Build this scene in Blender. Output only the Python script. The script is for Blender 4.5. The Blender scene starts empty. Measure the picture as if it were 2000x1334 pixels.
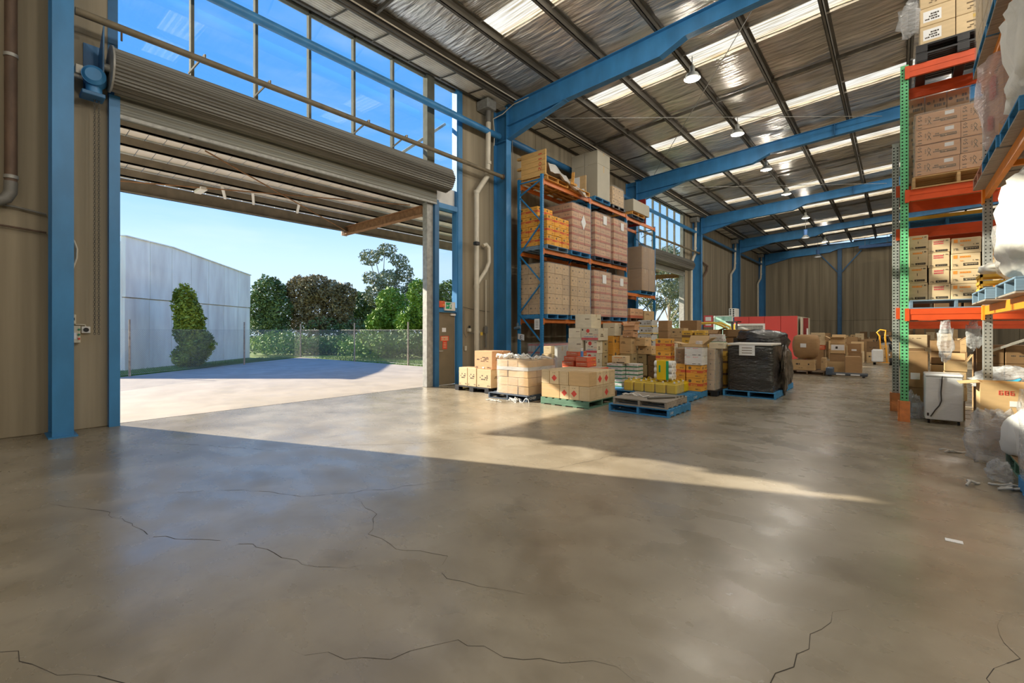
import bpy, math, random
from mathutils import Vector, noise
SC = bpy.context.scene
COL = SC.collection
R = random.Random(7)
rad = math.radians

# ------------------------------------------------------------------ camera, sky, sun, exposure
cam_d = bpy.data.cameras.new('camera'); cam = bpy.data.objects.new('camera', cam_d); COL.objects.link(cam)
cam_d.sensor_width = 36.0; cam_d.lens = 36.0 * 889.0 / 2000.0
cam_d.shift_y = -22.0 / 2000.0
cam_d.clip_start = 0.05; cam_d.clip_end = 500
cam.location = (0, 0, 1.6); cam.rotation_euler = (rad(90), 0, math.atan2(752, 889))
SC.camera = cam
SC.view_settings.view_transform = 'Standard'; SC.view_settings.look = 'None'
SC.view_settings.exposure = 0.08; SC.view_settings.gamma = 1.0
SC.view_settings.use_curve_mapping = False
SC.cycles.use_denoising = True
SC.cycles.max_bounces = 8; SC.cycles.diffuse_bounces = 4; SC.cycles.transparent_max_bounces = 16
SC.cycles.sample_clamp_indirect = 6.0

SUN_DIR = Vector((0.932 * math.cos(rad(26)), 0.363 * math.cos(rad(26)), -math.sin(rad(26))))
sun_d = bpy.data.lights.new('sun', 'SUN'); sun = bpy.data.objects.new('sun', sun_d); COL.objects.link(sun)
sun_d.energy = 12.5; sun_d.angle = rad(0.6); sun_d.color = (1.0, 0.88, 0.70)
sun.rotation_euler = SUN_DIR.to_track_quat('-Z', 'Y').to_euler(); sun.location = (-60, -25, 40)

W = bpy.data.worlds.new('sky'); SC.world = W; W.use_nodes = True
nt = W.node_tree; nt.nodes.clear()
wo = nt.nodes.new('ShaderNodeOutputWorld'); bg = nt.nodes.new('ShaderNodeBackground')
tc = nt.nodes.new('ShaderNodeTexCoord'); sx = nt.nodes.new('ShaderNodeSeparateXYZ'); cr = nt.nodes.new('ShaderNodeValToRGB')
nt.links.new(tc.outputs['Generated'], sx.inputs[0]); nt.links.new(sx.outputs['Z'], cr.inputs[0])
el = cr.color_ramp.elements
el[0].position = 0.0; el[0].color = (0.70, 0.85, 1.0, 1)
el[1].position = 1.0; el[1].color = (0.07, 0.28, 0.92, 1)
for p, c in ((0.14, (0.54, 0.76, 1.0, 1)), (0.28, (0.24, 0.53, 1.0, 1)), (0.42, (0.115, 0.40, 1.0, 1))):
    e = el.new(p); e.color = c
wn = nt.nodes.new('ShaderNodeTexNoise'); wm = nt.nodes.new('ShaderNodeMapping'); wm.inputs['Scale'].default_value = (3, 3, 14)
nt.links.new(tc.outputs['Generated'], wm.inputs[0]); nt.links.new(wm.outputs[0], wn.inputs['Vector'])
wn.inputs['Scale'].default_value = 1.6; wn.inputs['Detail'].default_value = 5
wr = nt.nodes.new('ShaderNodeMapRange'); wr.inputs[1].default_value = 0.5; wr.inputs[2].default_value = 0.85; wr.inputs[4].default_value = 0.22
nt.links.new(wn.outputs['Fac'], wr.inputs[0])
wx = nt.nodes.new('ShaderNodeMixRGB'); wx.inputs[2].default_value = (0.85, 0.92, 1.0, 1)
nt.links.new(wr.outputs[0], wx.inputs[0]); nt.links.new(cr.outputs[0], wx.inputs[1]); nt.links.new(wx.outputs[0], bg.inputs[0])
bg.inputs[1].default_value = 1.25
nt.links.new(bg.outputs[0], wo.inputs[0])

# ------------------------------------------------------------------ materials
MATS = {}
def M(name, col, rough=0.6, metal=0.0, var=0.12, scale=6.0, stretch=(1, 1, 1), bump=0.0, spec=0.5, col2=None, rnd=0.0, coord='Object', detail=4.0, bdist=0.02):
    if name in MATS: return MATS[name]
    m = bpy.data.materials.new(name); m.use_nodes = True
    n = m.node_tree.nodes; l = m.node_tree.links
    b = n['Principled BSDF']; b.inputs['Roughness'].default_value = rough; b.inputs['Metallic'].default_value = metal
    b.inputs['Specular IOR Level'].default_value = spec
    t = n.new('ShaderNodeTexCoord'); mp = n.new('ShaderNodeMapping'); mp.inputs['Scale'].default_value = stretch
    nz = n.new('ShaderNodeTexNoise'); nz.inputs['Scale'].default_value = scale; nz.inputs['Detail'].default_value = detail
    l.new(t.outputs[coord], mp.inputs[0]); l.new(mp.outputs[0], nz.inputs['Vector'])
    r = n.new('ShaderNodeValToRGB'); r.color_ramp.elements[0].position = 0.3; r.color_ramp.elements[1].position = 0.7
    c0 = tuple(max(0, x * (1 - var)) for x in col[:3]); c1 = tuple(min(1, x * (1 + var)) for x in (col2 or col)[:3])
    r.color_ramp.elements[0].color = (*c0, 1); r.color_ramp.elements[1].color = (*c1, 1)
    l.new(nz.outputs['Fac'], r.inputs[0])
    out = r.outputs[0]
    if rnd:
        oi = n.new('ShaderNodeObjectInfo'); mr = n.new('ShaderNodeMapRange'); mr.inputs[3].default_value = 1 - rnd; mr.inputs[4].default_value = 1 + rnd
        h = n.new('ShaderNodeHueSaturation'); l.new(oi.outputs['Random'], mr.inputs[0]); l.new(mr.outputs[0], h.inputs['Value']); l.new(out, h.inputs['Color']); out = h.outputs[0]
    l.new(out, b.inputs['Base Color'])
    if bump:
        bp = n.new('ShaderNodeBump'); bp.inputs['Strength'].default_value = bump; bp.inputs['Distance'].default_value = bdist
        l.new(nz.outputs['Fac'], bp.inputs['Height']); l.new(bp.outputs[0], b.inputs['Normal'])
    MATS[name] = m
    return m

def mix_shader(name, build):
    m = bpy.data.materials.new(name); m.use_nodes = True
    n = m.node_tree.nodes; l = m.node_tree.links; n.clear()
    o = n.new('ShaderNodeOutputMaterial'); l.new(build(n, l), o.inputs[0]); MATS[name] = m
    return m
def film(name, col, transp, rough=0.18, bump=0.6, scale=9.0, diff=0.25):
    def b(n, l):
        t = n.new('ShaderNodeTexCoord'); mp = n.new('ShaderNodeMapping'); mp.inputs['Scale'].default_value = (1, 1, 3.5); l.new(t.outputs['Object'], mp.inputs[0])
        nz = n.new('ShaderNodeTexNoise'); nz.inputs['Scale'].default_value = scale; nz.inputs['Detail'].default_value = 5; l.new(mp.outputs[0], nz.inputs['Vector'])
        bp = n.new('ShaderNodeBump'); bp.inputs['Strength'].default_value = bump; bp.inputs['Distance'].default_value = 0.04; l.new(nz.outputs['Fac'], bp.inputs['Height'])
        p = n.new('ShaderNodeBsdfPrincipled'); p.inputs['Base Color'].default_value = (*col, 1); p.inputs['Roughness'].default_value = rough
        l.new(bp.outputs[0], p.inputs['Normal'])
        tr = n.new('ShaderNodeBsdfTransparent'); fr = n.new('ShaderNodeLayerWeight'); fr.inputs[0].default_value = 0.35; l.new(bp.outputs[0], fr.inputs['Normal'])
        mr = n.new('ShaderNodeMapRange'); mr.inputs[3].default_value = 1 - transp; mr.inputs[4].default_value = min(1, 1 - transp + 0.22); l.new(fr.outputs['Facing'], mr.inputs[0])
        mx = n.new('ShaderNodeMixShader'); l.new(mr.outputs[0], mx.inputs[0]); l.new(tr.outputs[0], mx.inputs[1]); l.new(p.outputs[0], mx.inputs[2])
        return mx.outputs[0]
    return mix_shader(name, b)

film('film', (0.80, 0.80, 0.80), 0.88, rough=0.12, bump=0.8)
film('film_heavy', (0.70, 0.72, 0.74), 0.72, rough=0.12, bump=1.0, scale=7)
film('film_pink', (0.72, 0.55, 0.52), 0.66)
def glass_b(n, l):
    tr = n.new('ShaderNodeBsdfTransparent'); tr.inputs[0].default_value = (0.93, 0.96, 0.96, 1); g = n.new('ShaderNodeBsdfGlossy'); g.inputs['Roughness'].default_value = 0.02
    mx = n.new('ShaderNodeMixShader'); mx.inputs[0].default_value = 0.06; l.new(tr.outputs[0], mx.inputs[1]); l.new(g.outputs[0], mx.inputs[2]); return mx.outputs[0]
mix_shader('glass', glass_b)
def sky_b(n, l):
    t = n.new('ShaderNodeTexCoord'); mp = n.new('ShaderNodeMapping'); mp.inputs['Scale'].default_value = (0.5, 14, 1); l.new(t.outputs['Object'], mp.inputs[0])
    nz = n.new('ShaderNodeTexNoise'); nz.inputs['Scale'].default_value = 2.2; nz.inputs['Detail'].default_value = 6; l.new(mp.outputs[0], nz.inputs['Vector'])
    r = n.new('ShaderNodeValToRGB'); r.color_ramp.elements[0].position = 0.32; r.color_ramp.elements[0].color = (0.40, 0.31, 0.16, 1); r.color_ramp.elements[1].position = 0.58; r.color_ramp.elements[1].color = (0.78, 0.70, 0.50, 1)
    l.new(nz.outputs['Fac'], r.inputs[0])
    tl = n.new('ShaderNodeBsdfTranslucent'); l.new(r.outputs[0], tl.inputs[0])
    tr = n.new('ShaderNodeBsdfTransparent'); l.new(r.outputs[0], tr.inputs[0])
    mx = n.new('ShaderNodeMixShader'); mx.inputs[0].default_value = 0.05; l.new(tl.outputs[0], mx.inputs[1]); l.new(tr.outputs[0], mx.inputs[2]); return mx.outputs[0]
mix_shader('skylight', sky_b)
def lamp_b(n, l):
    e = n.new('ShaderNodeEmission'); e.inputs[0].default_value = (1, 0.94, 0.82, 1); e.inputs[1].default_value = 1.2; return e.outputs[0]
mix_shader('lamp_glow', lamp_b)

# floor concrete: trowel streaks, stains, scuffs
def floor_b(name, base, dark, light, stain, r0, r1, streak):
    def b(n, l):
        t = n.new('ShaderNodeTexCoord')
        def nz(scale, st, det=6, rot=0.0, dist=0.0):
            mp = n.new('ShaderNodeMapping'); mp.inputs['Scale'].default_value = st; mp.inputs['Rotation'].default_value = (0, 0, rot); l.new(t.outputs['Object'], mp.inputs[0])
            x = n.new('ShaderNodeTexNoise'); x.inputs['Scale'].default_value = scale; x.inputs['Detail'].default_value = det; x.inputs['Distortion'].default_value = dist; l.new(mp.outputs[0], x.inputs['Vector']); return x.outputs['Fac']
        def mr(v, a, c, d=0.0, e=1.0):
            x = n.new('ShaderNodeMapRange'); x.inputs[1].default_value = a; x.inputs[2].default_value = c; x.inputs[3].default_value = d; x.inputs[4].default_value = e; l.new(v, x.inputs[0]); return x.outputs[0]
        def mx(f, a, c):
            x = n.new('ShaderNodeMixRGB'); l.new(f, x.inputs[0])
            for i, v in ((1, a), (2, c)):
                if isinstance(v, tuple): x.inputs[i].default_value = (*v, 1)
                else: l.new(v, x.inputs[i])
            return x.outputs[0]
        c = mx(mr(nz(1.3, (1, 1, 1), 10, 0.2, 0.4), 0.34, 0.68), dark, light)
        c = mx(mr(nz(streak * 1.6, (0.7, 1.4, 1), 10, 0.5), 0.45, 0.75, 0, 0.5), c, light)
        c = mx(mr(nz(0.42, (1, 1, 1), 5, 0.9, 1.2), 0.53, 0.66, 0, 0.6), c, stain)
        c = mx(mr(nz(3.2, (1, 0.8, 1), 10, 1.0, 0.3), 0.58, 0.72, 0, 0.35), c, stain)
        c = mx(mr(nz(11.0, (1, 1, 1), 9, 0.3, 0.3), 0.56, 0.70, 0, 0.30), c, dark)
        p = n.new('ShaderNodeBsdfPrincipled'); l.new(c, p.inputs['Base Color'])
        p.inputs['Specular IOR Level'].default_value = 0.75
        l.new(mr(nz(2.2, (0.8, 1.3, 1), 9, 0.4), 0.3, 0.7, r0, r1), p.inputs['Roughness'])
        bp = n.new('ShaderNodeBump'); bp.inputs['Strength'].default_value = 0.12; bp.inputs['Distance'].default_value = 0.01; l.new(nz(9, (1, 1, 1), 8), bp.inputs['Height']); l.new(bp.outputs[0], p.inputs['Normal'])
        return p.outputs[0]
    return mix_shader(name, b)
floor_b('floor_concrete', None, (0.245, 0.21, 0.152), (0.35, 0.31, 0.24), (0.165, 0.138, 0.095), 0.21, 0.36, 1.2)
floor_b('yard_concrete', None, (0.31, 0.265, 0.21), (0.385, 0.335, 0.27), (0.27, 0.235, 0.18), 0.6, 0.8, 0.8)

M('panel_concrete', (0.255, 0.215, 0.147), 0.85, var=0.26, scale=2.0, stretch=(1.6, 1.6, 0.055), bump=0.05, rnd=0.07, col2=(0.30, 0.255, 0.18), detail=8)
M('tilt_concrete', (0.92, 0.85, 0.76), 0.85, var=0.16, scale=1.6, stretch=(1.2, 1.2, 0.25), bump=0.1, rnd=0.05, detail=7)
M('joint_dark', (0.05, 0.045, 0.04), 0.9)
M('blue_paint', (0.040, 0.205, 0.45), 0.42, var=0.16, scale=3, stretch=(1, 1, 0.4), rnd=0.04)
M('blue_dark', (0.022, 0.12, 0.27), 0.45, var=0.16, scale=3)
M('rack_blue', (0.02, 0.20, 0.46), 0.4, var=0.12, scale=8)
M('rack_orange', (0.62, 0.17, 0.03), 0.45, var=0.12, scale=6)
M('beam_orange', (0.85, 0.27, 0.02), 0.42, var=0.08, scale=5)
M('beam_red', (0.68, 0.085, 0.018), 0.42, var=0.10, scale=5)
M('rack_green', (0.13, 0.50, 0.23), 0.45, var=0.10, scale=8)
M('rack_foot', (0.72, 0.25, 0.08), 0.6, var=0.15, scale=12)
M('galv', (0.46, 0.48, 0.47), 0.42, metal=0.5, var=0.15, scale=14)
M('galv_dull', (0.34, 0.34, 0.32), 0.55, metal=0.35, var=0.2, scale=9)
M('hole', (0.006, 0.006, 0.006), 0.9)
M('purlin_steel', (0.125, 0.115, 0.095), 0.6, metal=0.3, var=0.25, scale=5, stretch=(1, 0.3, 1))
M('mullion_alu', (0.13, 0.13, 0.105), 0.85, metal=0.0, var=0.12, scale=6, spec=0.12)
M('pipe_brown', (0.12, 0.075, 0.05), 0.65, var=0.35, scale=8, stretch=(1, 1, 0.3))
M('pipe_olive', (0.17, 0.14, 0.09), 0.6, var=0.2, scale=6)
M('pvc', (0.62, 0.58, 0.48), 0.4, var=0.08, scale=5)
M('pvc_grey', (0.17, 0.165, 0.15), 0.5, var=0.1)
M('curtain_steel', (0.155, 0.152, 0.135), 0.55, metal=0.15, var=0.5, scale=4, stretch=(5, 0.06, 9))
M('curtain_slat', (0.25, 0.255, 0.225), 0.5, metal=0.15, var=0.3, scale=4, stretch=(2, 0.1, 6))
M('soffit', (0.74, 0.70, 0.60), 0.5, metal=0.0, var=0.12, scale=4)
M('canopy_sheet', (0.90, 0.89, 0.88), 0.55, var=0.06, scale=3)
M('canopy_steel', (0.20, 0.175, 0.14), 0.6, metal=0.2, var=0.2, scale=4)
M('rust', (0.30, 0.16, 0.08), 0.8, var=0.3, scale=10)
M('foil', (0.66, 0.62, 0.56), 0.30, metal=0.80, var=0.22, scale=2.6, stretch=(0.55, 3.6, 1), bump=1.0, col2=(0.80, 0.76, 0.70), detail=9, rnd=0.10, bdist=0.09)
M('roof_metal', (0.35, 0.35, 0.34), 0.6)
M('door_brown', (0.20, 0.16, 0.10), 0.5, var=0.1, scale=3)
M('white_paint', (0.74, 0.73, 0.70), 0.5, var=0.05)
M('cream_box', (0.62, 0.58, 0.46), 0.5, var=0.05)
M('paper', (0.78, 0.79, 0.80), 0.8, var=0.03)
M('black', (0.012, 0.012, 0.013), 0.55, var=0.1)
M('ink', (0.055, 0.045, 0.035), 0.8)
M('ink_soft', (0.17, 0.12, 0.07), 0.8)
M('ink_red', (0.62, 0.06, 0.04), 0.7)
M('ink_pinkred', (0.60, 0.10, 0.11), 0.7)
M('ink_orange', (0.80, 0.28, 0.04), 0.7)
M('ink_yellow', (0.75, 0.50, 0.06), 0.7)
M('ink_green', (0.02, 0.20, 0.09), 0.7)
M('ink_blue', (0.10, 0.22, 0.50), 0.7)
M('sign_green', (0.01, 0.33, 0.13), 0.5)
M('sign_red', (0.70, 0.06, 0.02), 0.5)
M('tape', (0.58, 0.44, 0.26), 0.25, var=0.06)
def board(n, c, v=0.07): return M(n, c, 0.8, var=v, scale=5, stretch=(1, 1, 3), rnd=0.12)
board('card_tan', (0.56, 0.38, 0.19)); board('card_brown', (0.34, 0.205, 0.095)); board('card_light', (0.62, 0.48, 0.29)); board('card_cream', (0.66, 0.59, 0.44))
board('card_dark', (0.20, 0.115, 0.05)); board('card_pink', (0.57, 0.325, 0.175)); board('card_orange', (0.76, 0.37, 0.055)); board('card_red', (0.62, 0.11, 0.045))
board('card_white', (0.68, 0.66, 0.63)); board('card_grey', (0.44, 0.40, 0.32)); board('card_olive', (0.42, 0.32, 0.16)); board('card_silver', (0.50, 0.50, 0.48)); board('card_yellow', (0.72, 0.44, 0.07)); board('card_redbrown', (0.42, 0.11, 0.05))
def wood(n, c, v=0.25): return M(n, c, 0.8, var=v, scale=4, stretch=(1, 6, 6), bump=0.1, rnd=0.12)
wood('wood_pine', (0.52, 0.33, 0.15)); wood('wood_honey', (0.66, 0.40, 0.14), 0.12); wood('wood_grey', (0.32, 0.28, 0.23)); wood('wood_orange', (0.60, 0.30, 0.07)); wood('wood_dark', (0.17, 0.115, 0.07)); wood('wood_pink', (0.48, 0.22, 0.15))
wood('pallet_blue', (0.04, 0.22, 0.46), 0.2); wood('pallet_pale', (0.15, 0.24, 0.33), 0.25); wood('pallet_green', (0.09, 0.19, 0.13), 0.2); wood('pallet_navy', (0.055, 0.08, 0.12), 0.2)
M('plastic_black', (0.014, 0.014, 0.016), 0.42, var=0.2); M('plastic_slate', (0.065, 0.08, 0.10), 0.45, var=0.1)
M('plastic_yellow', (0.74, 0.53, 0.012), 0.30, var=0.06); M('plastic_white', (0.76, 0.76, 0.74), 0.35, var=0.04); M('plastic_teal', (0.03, 0.28, 0.42), 0.4)
M('wrap_black', (0.010, 0.010, 0.012), 0.12, var=0.3, scale=7, stretch=(1.0, 1.0, 2.4), bump=1.0, detail=5, spec=1.0, bdist=0.045)
M('wrap_brown', (0.10, 0.08, 0.06), 0.25, var=0.3, scale=6, bump=0.9, bdist=0.05)
M('sheet_white', (0.68, 0.66, 0.62), 0.55, var=0.06, scale=5, bump=0.25)
M('bulk_bag', (0.74, 0.72, 0.66), 0.75, var=0.06, scale=6, stretch=(1, 1, 0.6), bump=0.5, bdist=0.06)
M('cabinet_grey', (0.42, 0.39, 0.31), 0.6, var=0.05, scale=2); M('red_panel', (0.62, 0.075, 0.065), 0.4, var=0.05, scale=1.2); M('red_panel_dark', (0.24, 0.02, 0.02), 0.5)
M('freezer', (0.78, 0.80, 0.82), 0.35, var=0.04, scale=2); M('rubber', (0.015, 0.015, 0.015), 0.7); M('trolley_yellow', (0.80, 0.36, 0.02), 0.4); M('trolley_blue', (0.10, 0.14, 0.20), 0.4, metal=0.3)
M('machine_yellow', (0.80, 0.55, 0.08), 0.4); M('poster_green', (0.22, 0.52, 0.40), 0.6, var=0.25, scale=3, col2=(0.45, 0.68, 0.60)); M('chrome', (0.6, 0.6, 0.6), 0.2, metal=1.0)
M('grass', (0.10, 0.17, 0.025), 0.9, var=0.35, scale=3, col2=(0.16, 0.22, 0.04)); M('grass_blade', (0.12, 0.22, 0.03), 0.8, var=0.3, scale=2)
M('bark', (0.10, 0.07, 0.045), 0.9, var=0.3, scale=6); M('bark_pale', (0.34, 0.28, 0.21), 0.85, var=0.2, scale=6)
def leaf(n, c, c2):
    m = M(n, c, 0.6, var=0.25, scale=0.9, col2=c2, detail=5)
    m.node_tree.nodes['Principled BSDF'].inputs['Specular IOR Level'].default_value = 0.25
    return m
leaf('leaf_dark', (0.075, 0.12, 0.035), (0.15, 0.21, 0.065)); leaf('leaf_brown', (0.17, 0.14, 0.055), (0.28, 0.22, 0.10)); leaf('leaf_gum', (0.13, 0.165, 0.075), (0.28, 0.30, 0.17))
leaf('leaf_bright', (0.11, 0.21, 0.025), (0.22, 0.34, 0.05)); leaf('leaf_mid', (0.07, 0.145, 0.025), (0.14, 0.23, 0.045)); leaf('leaf_cypress', (0.12, 0.20, 0.022), (0.30, 0.36, 0.045)); leaf('leaf_teal', (0.06, 0.14, 0.12), (0.12, 0.20, 0.16))
M('wire', (0.50, 0.50, 0.47), 0.5, metal=0.3); M('fence_post', (0.36, 0.30, 0.24), 0.7, var=0.35, scale=10)
M('crack', (0.05, 0.042, 0.033), 0.9)
# ------------------------------------------------------------------ mesh helpers
ORG = {}
class MB:
    def __init__(s): s.v = []; s.f = []; s.m = []; s.sm = []
    def add(s, vs, fs, mi=0, smooth=False):
        o = len(s.v); s.v.extend(vs)
        for f in fs: s.f.append(tuple(i + o for i in f)); s.m.append(mi); s.sm.append(smooth)
        return s
    def quad(s, a, b, c, d, mi=0): return s.add([a, b, c, d], [(0, 1, 2, 3)], mi)
    def box(s, x0, x1, y0, y1, z0, z1, mi=0):
        return s.add([(x0, y0, z0), (x1, y0, z0), (x1, y1, z0), (x0, y1, z0), (x0, y0, z1), (x1, y0, z1), (x1, y1, z1), (x0, y1, z1)],
                     [(0, 3, 2, 1), (4, 5, 6, 7), (0, 1, 5, 4), (1, 2, 6, 5), (2, 3, 7, 6), (3, 0, 4, 7)], mi)
    def cbox(s, x0, x1, y0, y1, z0, z1, c=0.006, mi=0):
        # box with chamfered edges
        cs = []
        for x, sx in ((x0, 1), (x1, -1)):
            for y, sy in ((y0, 1), (y1, -1)):
                for z, sz in ((z0, 1), (z1, -1)):
                    cs.append([(x, y + sy * c, z + sz * c), (x + sx * c, y, z + sz * c), (x + sx * c, y + sy * c, z)])
        vs = [p for t in cs for p in t]
        k = lambda i, j, q, a: ((i * 2 + j) * 2 + q) * 3 + a
        fs = []
        for i in (0, 1):
            f = [k(i, 0, 0, 0), k(i, 1, 0, 0), k(i, 1, 1, 0), k(i, 0, 1, 0)]; fs.append(f if i else f[::-1])
            f = [k(0, i, 0, 1), k(0, i, 1, 1), k(1, i, 1, 1), k(1, i, 0, 1)]; fs.append(f if i else f[::-1])
            f = [k(0, 0, i, 2), k(1, 0, i, 2), k(1, 1, i, 2), k(0, 1, i, 2)]; fs.append(f if i else f[::-1])
        for a in (0, 1):
            for b in (0, 1):
                fs.append([k(a, b, 0, 0), k(a, b, 1, 0), k(a, b, 1, 1), k(a, b, 0, 1)])
                fs.append([k(a, 0, b, 0), k(a, 1, b, 0), k(a, 1, b, 2), k(a, 0, b, 2)])
                fs.append([k(0, a, b, 1), k(1, a, b, 1), k(1, a, b, 2), k(0, a, b, 2)])
                for q in (0, 1): fs.append([k(a, b, q, 0), k(a, b, q, 1), k(a, b, q, 2)])
        return s.add(vs, fs, mi)
    def cyl(s, p0, p1, r0, r1=None, n=12, mi=0, smooth=True, caps=True):
        p0, p1 = Vector(p0), Vector(p1); r1 = r0 if r1 is None else r1
        d = (p1 - p0).normalized(); u = d.orthogonal().normalized(); w = d.cross(u)
        vs = []
        for p, r in ((p0, r0), (p1, r1)):
            for i in range(n):
                a = 2 * math.pi * i / n; vs.append(tuple(p + (u * math.cos(a) + w * math.sin(a)) * r))
        s.add(vs, [(i, (i + 1) % n, n + (i + 1) % n, n + i) for i in range(n)], mi, smooth)
        if caps:
            s.add(vs[:n], [tuple(range(n))[::-1]], mi); s.add(vs[n:], [tuple(range(n))], mi)
        return s
    def tube(s, pts, r, n=8, mi=0, smooth=True, r1=None):
        P = [Vector(p) for p in pts]; vs = []; u = None; N = len(P)
        for i, p in enumerate(P):
            d = ((P[min(i + 1, N - 1)] - P[i]).normalized() + (P[i] - P[max(i - 1, 0)]).normalized()).normalized()
            u = d.orthogonal().normalized() if u is None else (u - d * u.dot(d)).normalized()
            w = d.cross(u); rr = r if r1 is None else r + (r1 - r) * i / (N - 1)
            for k in range(n):
                a = 2 * math.pi * k / n; vs.append(tuple(p + (u * math.cos(a) + w * math.sin(a)) * rr))
        fs = [(i * n + k, i * n + (k + 1) % n, (i + 1) * n + (k + 1) % n, (i + 1) * n + k) for i in range(N - 1) for k in range(n)]
        s.add(vs, fs, mi, smooth); s.add(vs[:n], [tuple(range(n))[::-1]], mi); s.add(vs[-n:], [tuple(range(n))], mi)
        return s
    def bar(s, p0, p1, w, h, mi=0, up=(0, 0, 1)):
        p0, p1 = Vector(p0), Vector(p1); d = (p1 - p0).normalized(); a = d.cross(Vector(up))
        a = a.normalized() if a.length > 1e-5 else Vector((1, 0, 0)); b = a.cross(d)
        vs = [tuple(p + a * (i * w / 2) + b * (j * h / 2)) for p in (p0, p1) for i, j in ((-1, -1), (1, -1), (1, 1), (-1, 1))]
        return s.add(vs, [(0, 1, 2, 3), (7, 6, 5, 4), (0, 4, 5, 1), (1, 5, 6, 2), (2, 6, 7, 3), (3, 7, 4, 0)], mi)
    def ext(s, prof, ax, a, b, mi=0, smooth=False):
        # closed profile of 2-D points, extruded along axis ax from a to b
        f = {'x': lambda p, t: (t, p[0], p[1]), 'y': lambda p, t: (p[0], t, p[1]), 'z': lambda p, t: (p[0], p[1], t)}[ax]
        n = len(prof); vs = [f(p, a) for p in prof] + [f(p, b) for p in prof]
        s.add(vs, [(i, (i + 1) % n, n + (i + 1) % n, n + i) for i in range(n)], mi, smooth)
        s.add(vs[:n], [tuple(range(n))[::-1]], mi); s.add(vs[n:], [tuple(range(n))], mi)
        return s
    def sheet(s, prof, ax, a, b, th=0.004, mi=0, nrm=(0, 1)):
        # open profile given a thickness along nrm, extruded
        p2 = [(p[0] + nrm[0] * th, p[1] + nrm[1] * th) for p in prof][::-1]
        f = {'x': lambda p, t: (t, p[0], p[1]), 'y': lambda p, t: (p[0], t, p[1]), 'z': lambda p, t: (p[0], p[1], t)}[ax]
        n = len(prof); q = list(prof) + p2; N = 2 * n
        vs = [f(p, a) for p in q] + [f(p, b) for p in q]
        s.add(vs, [(i, (i + 1) % N, N + (i + 1) % N, N + i) for i in range(N)], mi)
        for o in (0, N): s.add(vs[o:o + N], [(i, i + 1, N - 2 - i, N - 1 - i) for i in range(n - 1)], mi)
        return s
    def blob(s, c, r, nu=20, nv=12, amp=0.15, fr=2.0, seed=0, mi=0, smooth=True, flat=None, sq=1.0):
        vs = []; c = Vector(c)
        for j in range(nv + 1):
            ph = math.pi * j / nv
            for i in range(nu):
                th = 2 * math.pi * i / nu
                d = Vector((math.sin(ph) * math.cos(th), math.sin(ph) * math.sin(th), math.cos(ph)))
                if sq != 1.0: d = Vector(tuple(math.copysign(abs(x) ** sq, x) for x in d))
                k = 1 + amp * (noise.noise(d * fr + Vector((seed, seed * 1.7, 0))) + 0.5 * noise.noise(d * fr * 2.7 + Vector((0, seed, seed))))
                p = c + Vector((d.x * r[0], d.y * r[1], d.z * r[2])) * k
                if flat is not None and p.z < flat: p.z = flat
                vs.append(tuple(p))
        fs = [(j * nu + i, (j + 1) * nu + i, (j + 1) * nu + (i + 1) % nu, j * nu + (i + 1) % nu) for j in range(nv) for i in range(nu)]
        return s.add(vs, fs, mi, smooth)
    def mesh(s, name, mats, org=(0, 0, 0)):
        me = bpy.data.meshes.new(name)
        o = Vector(org); me.from_pydata([(v[0] - o[0], v[1] - o[1], v[2] - o[2]) for v in s.v], [], s.f)
        for m in mats: me.materials.append(MATS[m] if isinstance(m, str) else m)
        me.polygons.foreach_set('material_index', s.m); me.polygons.foreach_set('use_smooth', s.sm); me.update()
        return me
    def build(s, name, mats, parent=None, org=None, kind=None, label=None):
        if isinstance(mats, str): mats = [mats]
        g = ORG[parent.name] if parent else (org or (0, 0, 0))
        o = bpy.data.objects.new(name, s.mesh(name, mats, g)); COL.objects.link(o)
        if parent: o.parent = parent
        else: o.location = g
        ORG[o.name] = g
        if kind: o['kind'] = kind
        if label: o['label'] = label
        return o
def put(name, me, parent=None, loc=(0, 0, 0), rz=0.0):
    o = bpy.data.objects.new(name, me); COL.objects.link(o); o.location = loc; o.rotation_euler = (0, 0, rz)
    if parent:
        o.parent = parent; g = ORG[parent.name]; o.location = (loc[0] - g[0], loc[1] - g[1], loc[2] - g[2])
    ORG[o.name] = tuple(loc)
    return o
def tag(o, label=None, cat=None, group=None, kind=None):
    if label: o['label'] = label
    if cat: o['category'] = cat
    if group: o['group'] = group
    if kind: o['kind'] = kind
    return o
def thing(name, label, cat, org, group=None, kind=None):
    o = bpy.data.objects.new(name, None); COL.objects.link(o); o.location = org; o.empty_display_size = 0.1
    ORG[o.name] = tuple(org)
    return tag(o, label, cat, group, kind)
def struct(name, org=(0, 0, 0), label=None): return thing(name, label, None, org, None, 'structure')
_txt = {}
def text_polys(s):
    if s not in _txt:
        cu = bpy.data.curves.new('t', 'FONT'); cu.body = s; cu.size = 1.0; cu.resolution_u = 1
        ob = bpy.data.objects.new('t', cu); COL.objects.link(ob)
        dg = bpy.context.evaluated_depsgraph_get(); me = bpy.data.meshes.new_from_object(ob.evaluated_get(dg))
        vs = [(v.co.x, v.co.y) for v in me.vertices]; fs = [tuple(p.vertices) for p in me.polygons]
        x0 = min(v[0] for v in vs); x1 = max(v[0] for v in vs); y0 = min(v[1] for v in vs); y1 = max(v[1] for v in vs)
        vs = [((x - x0) / (x1 - x0), (y - y0) / (y1 - y0)) for x, y in vs]
        bpy.data.objects.remove(ob); bpy.data.meshes.remove(me); bpy.data.curves.remove(cu); _txt[s] = (vs, fs)
    return _txt[s]

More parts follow.
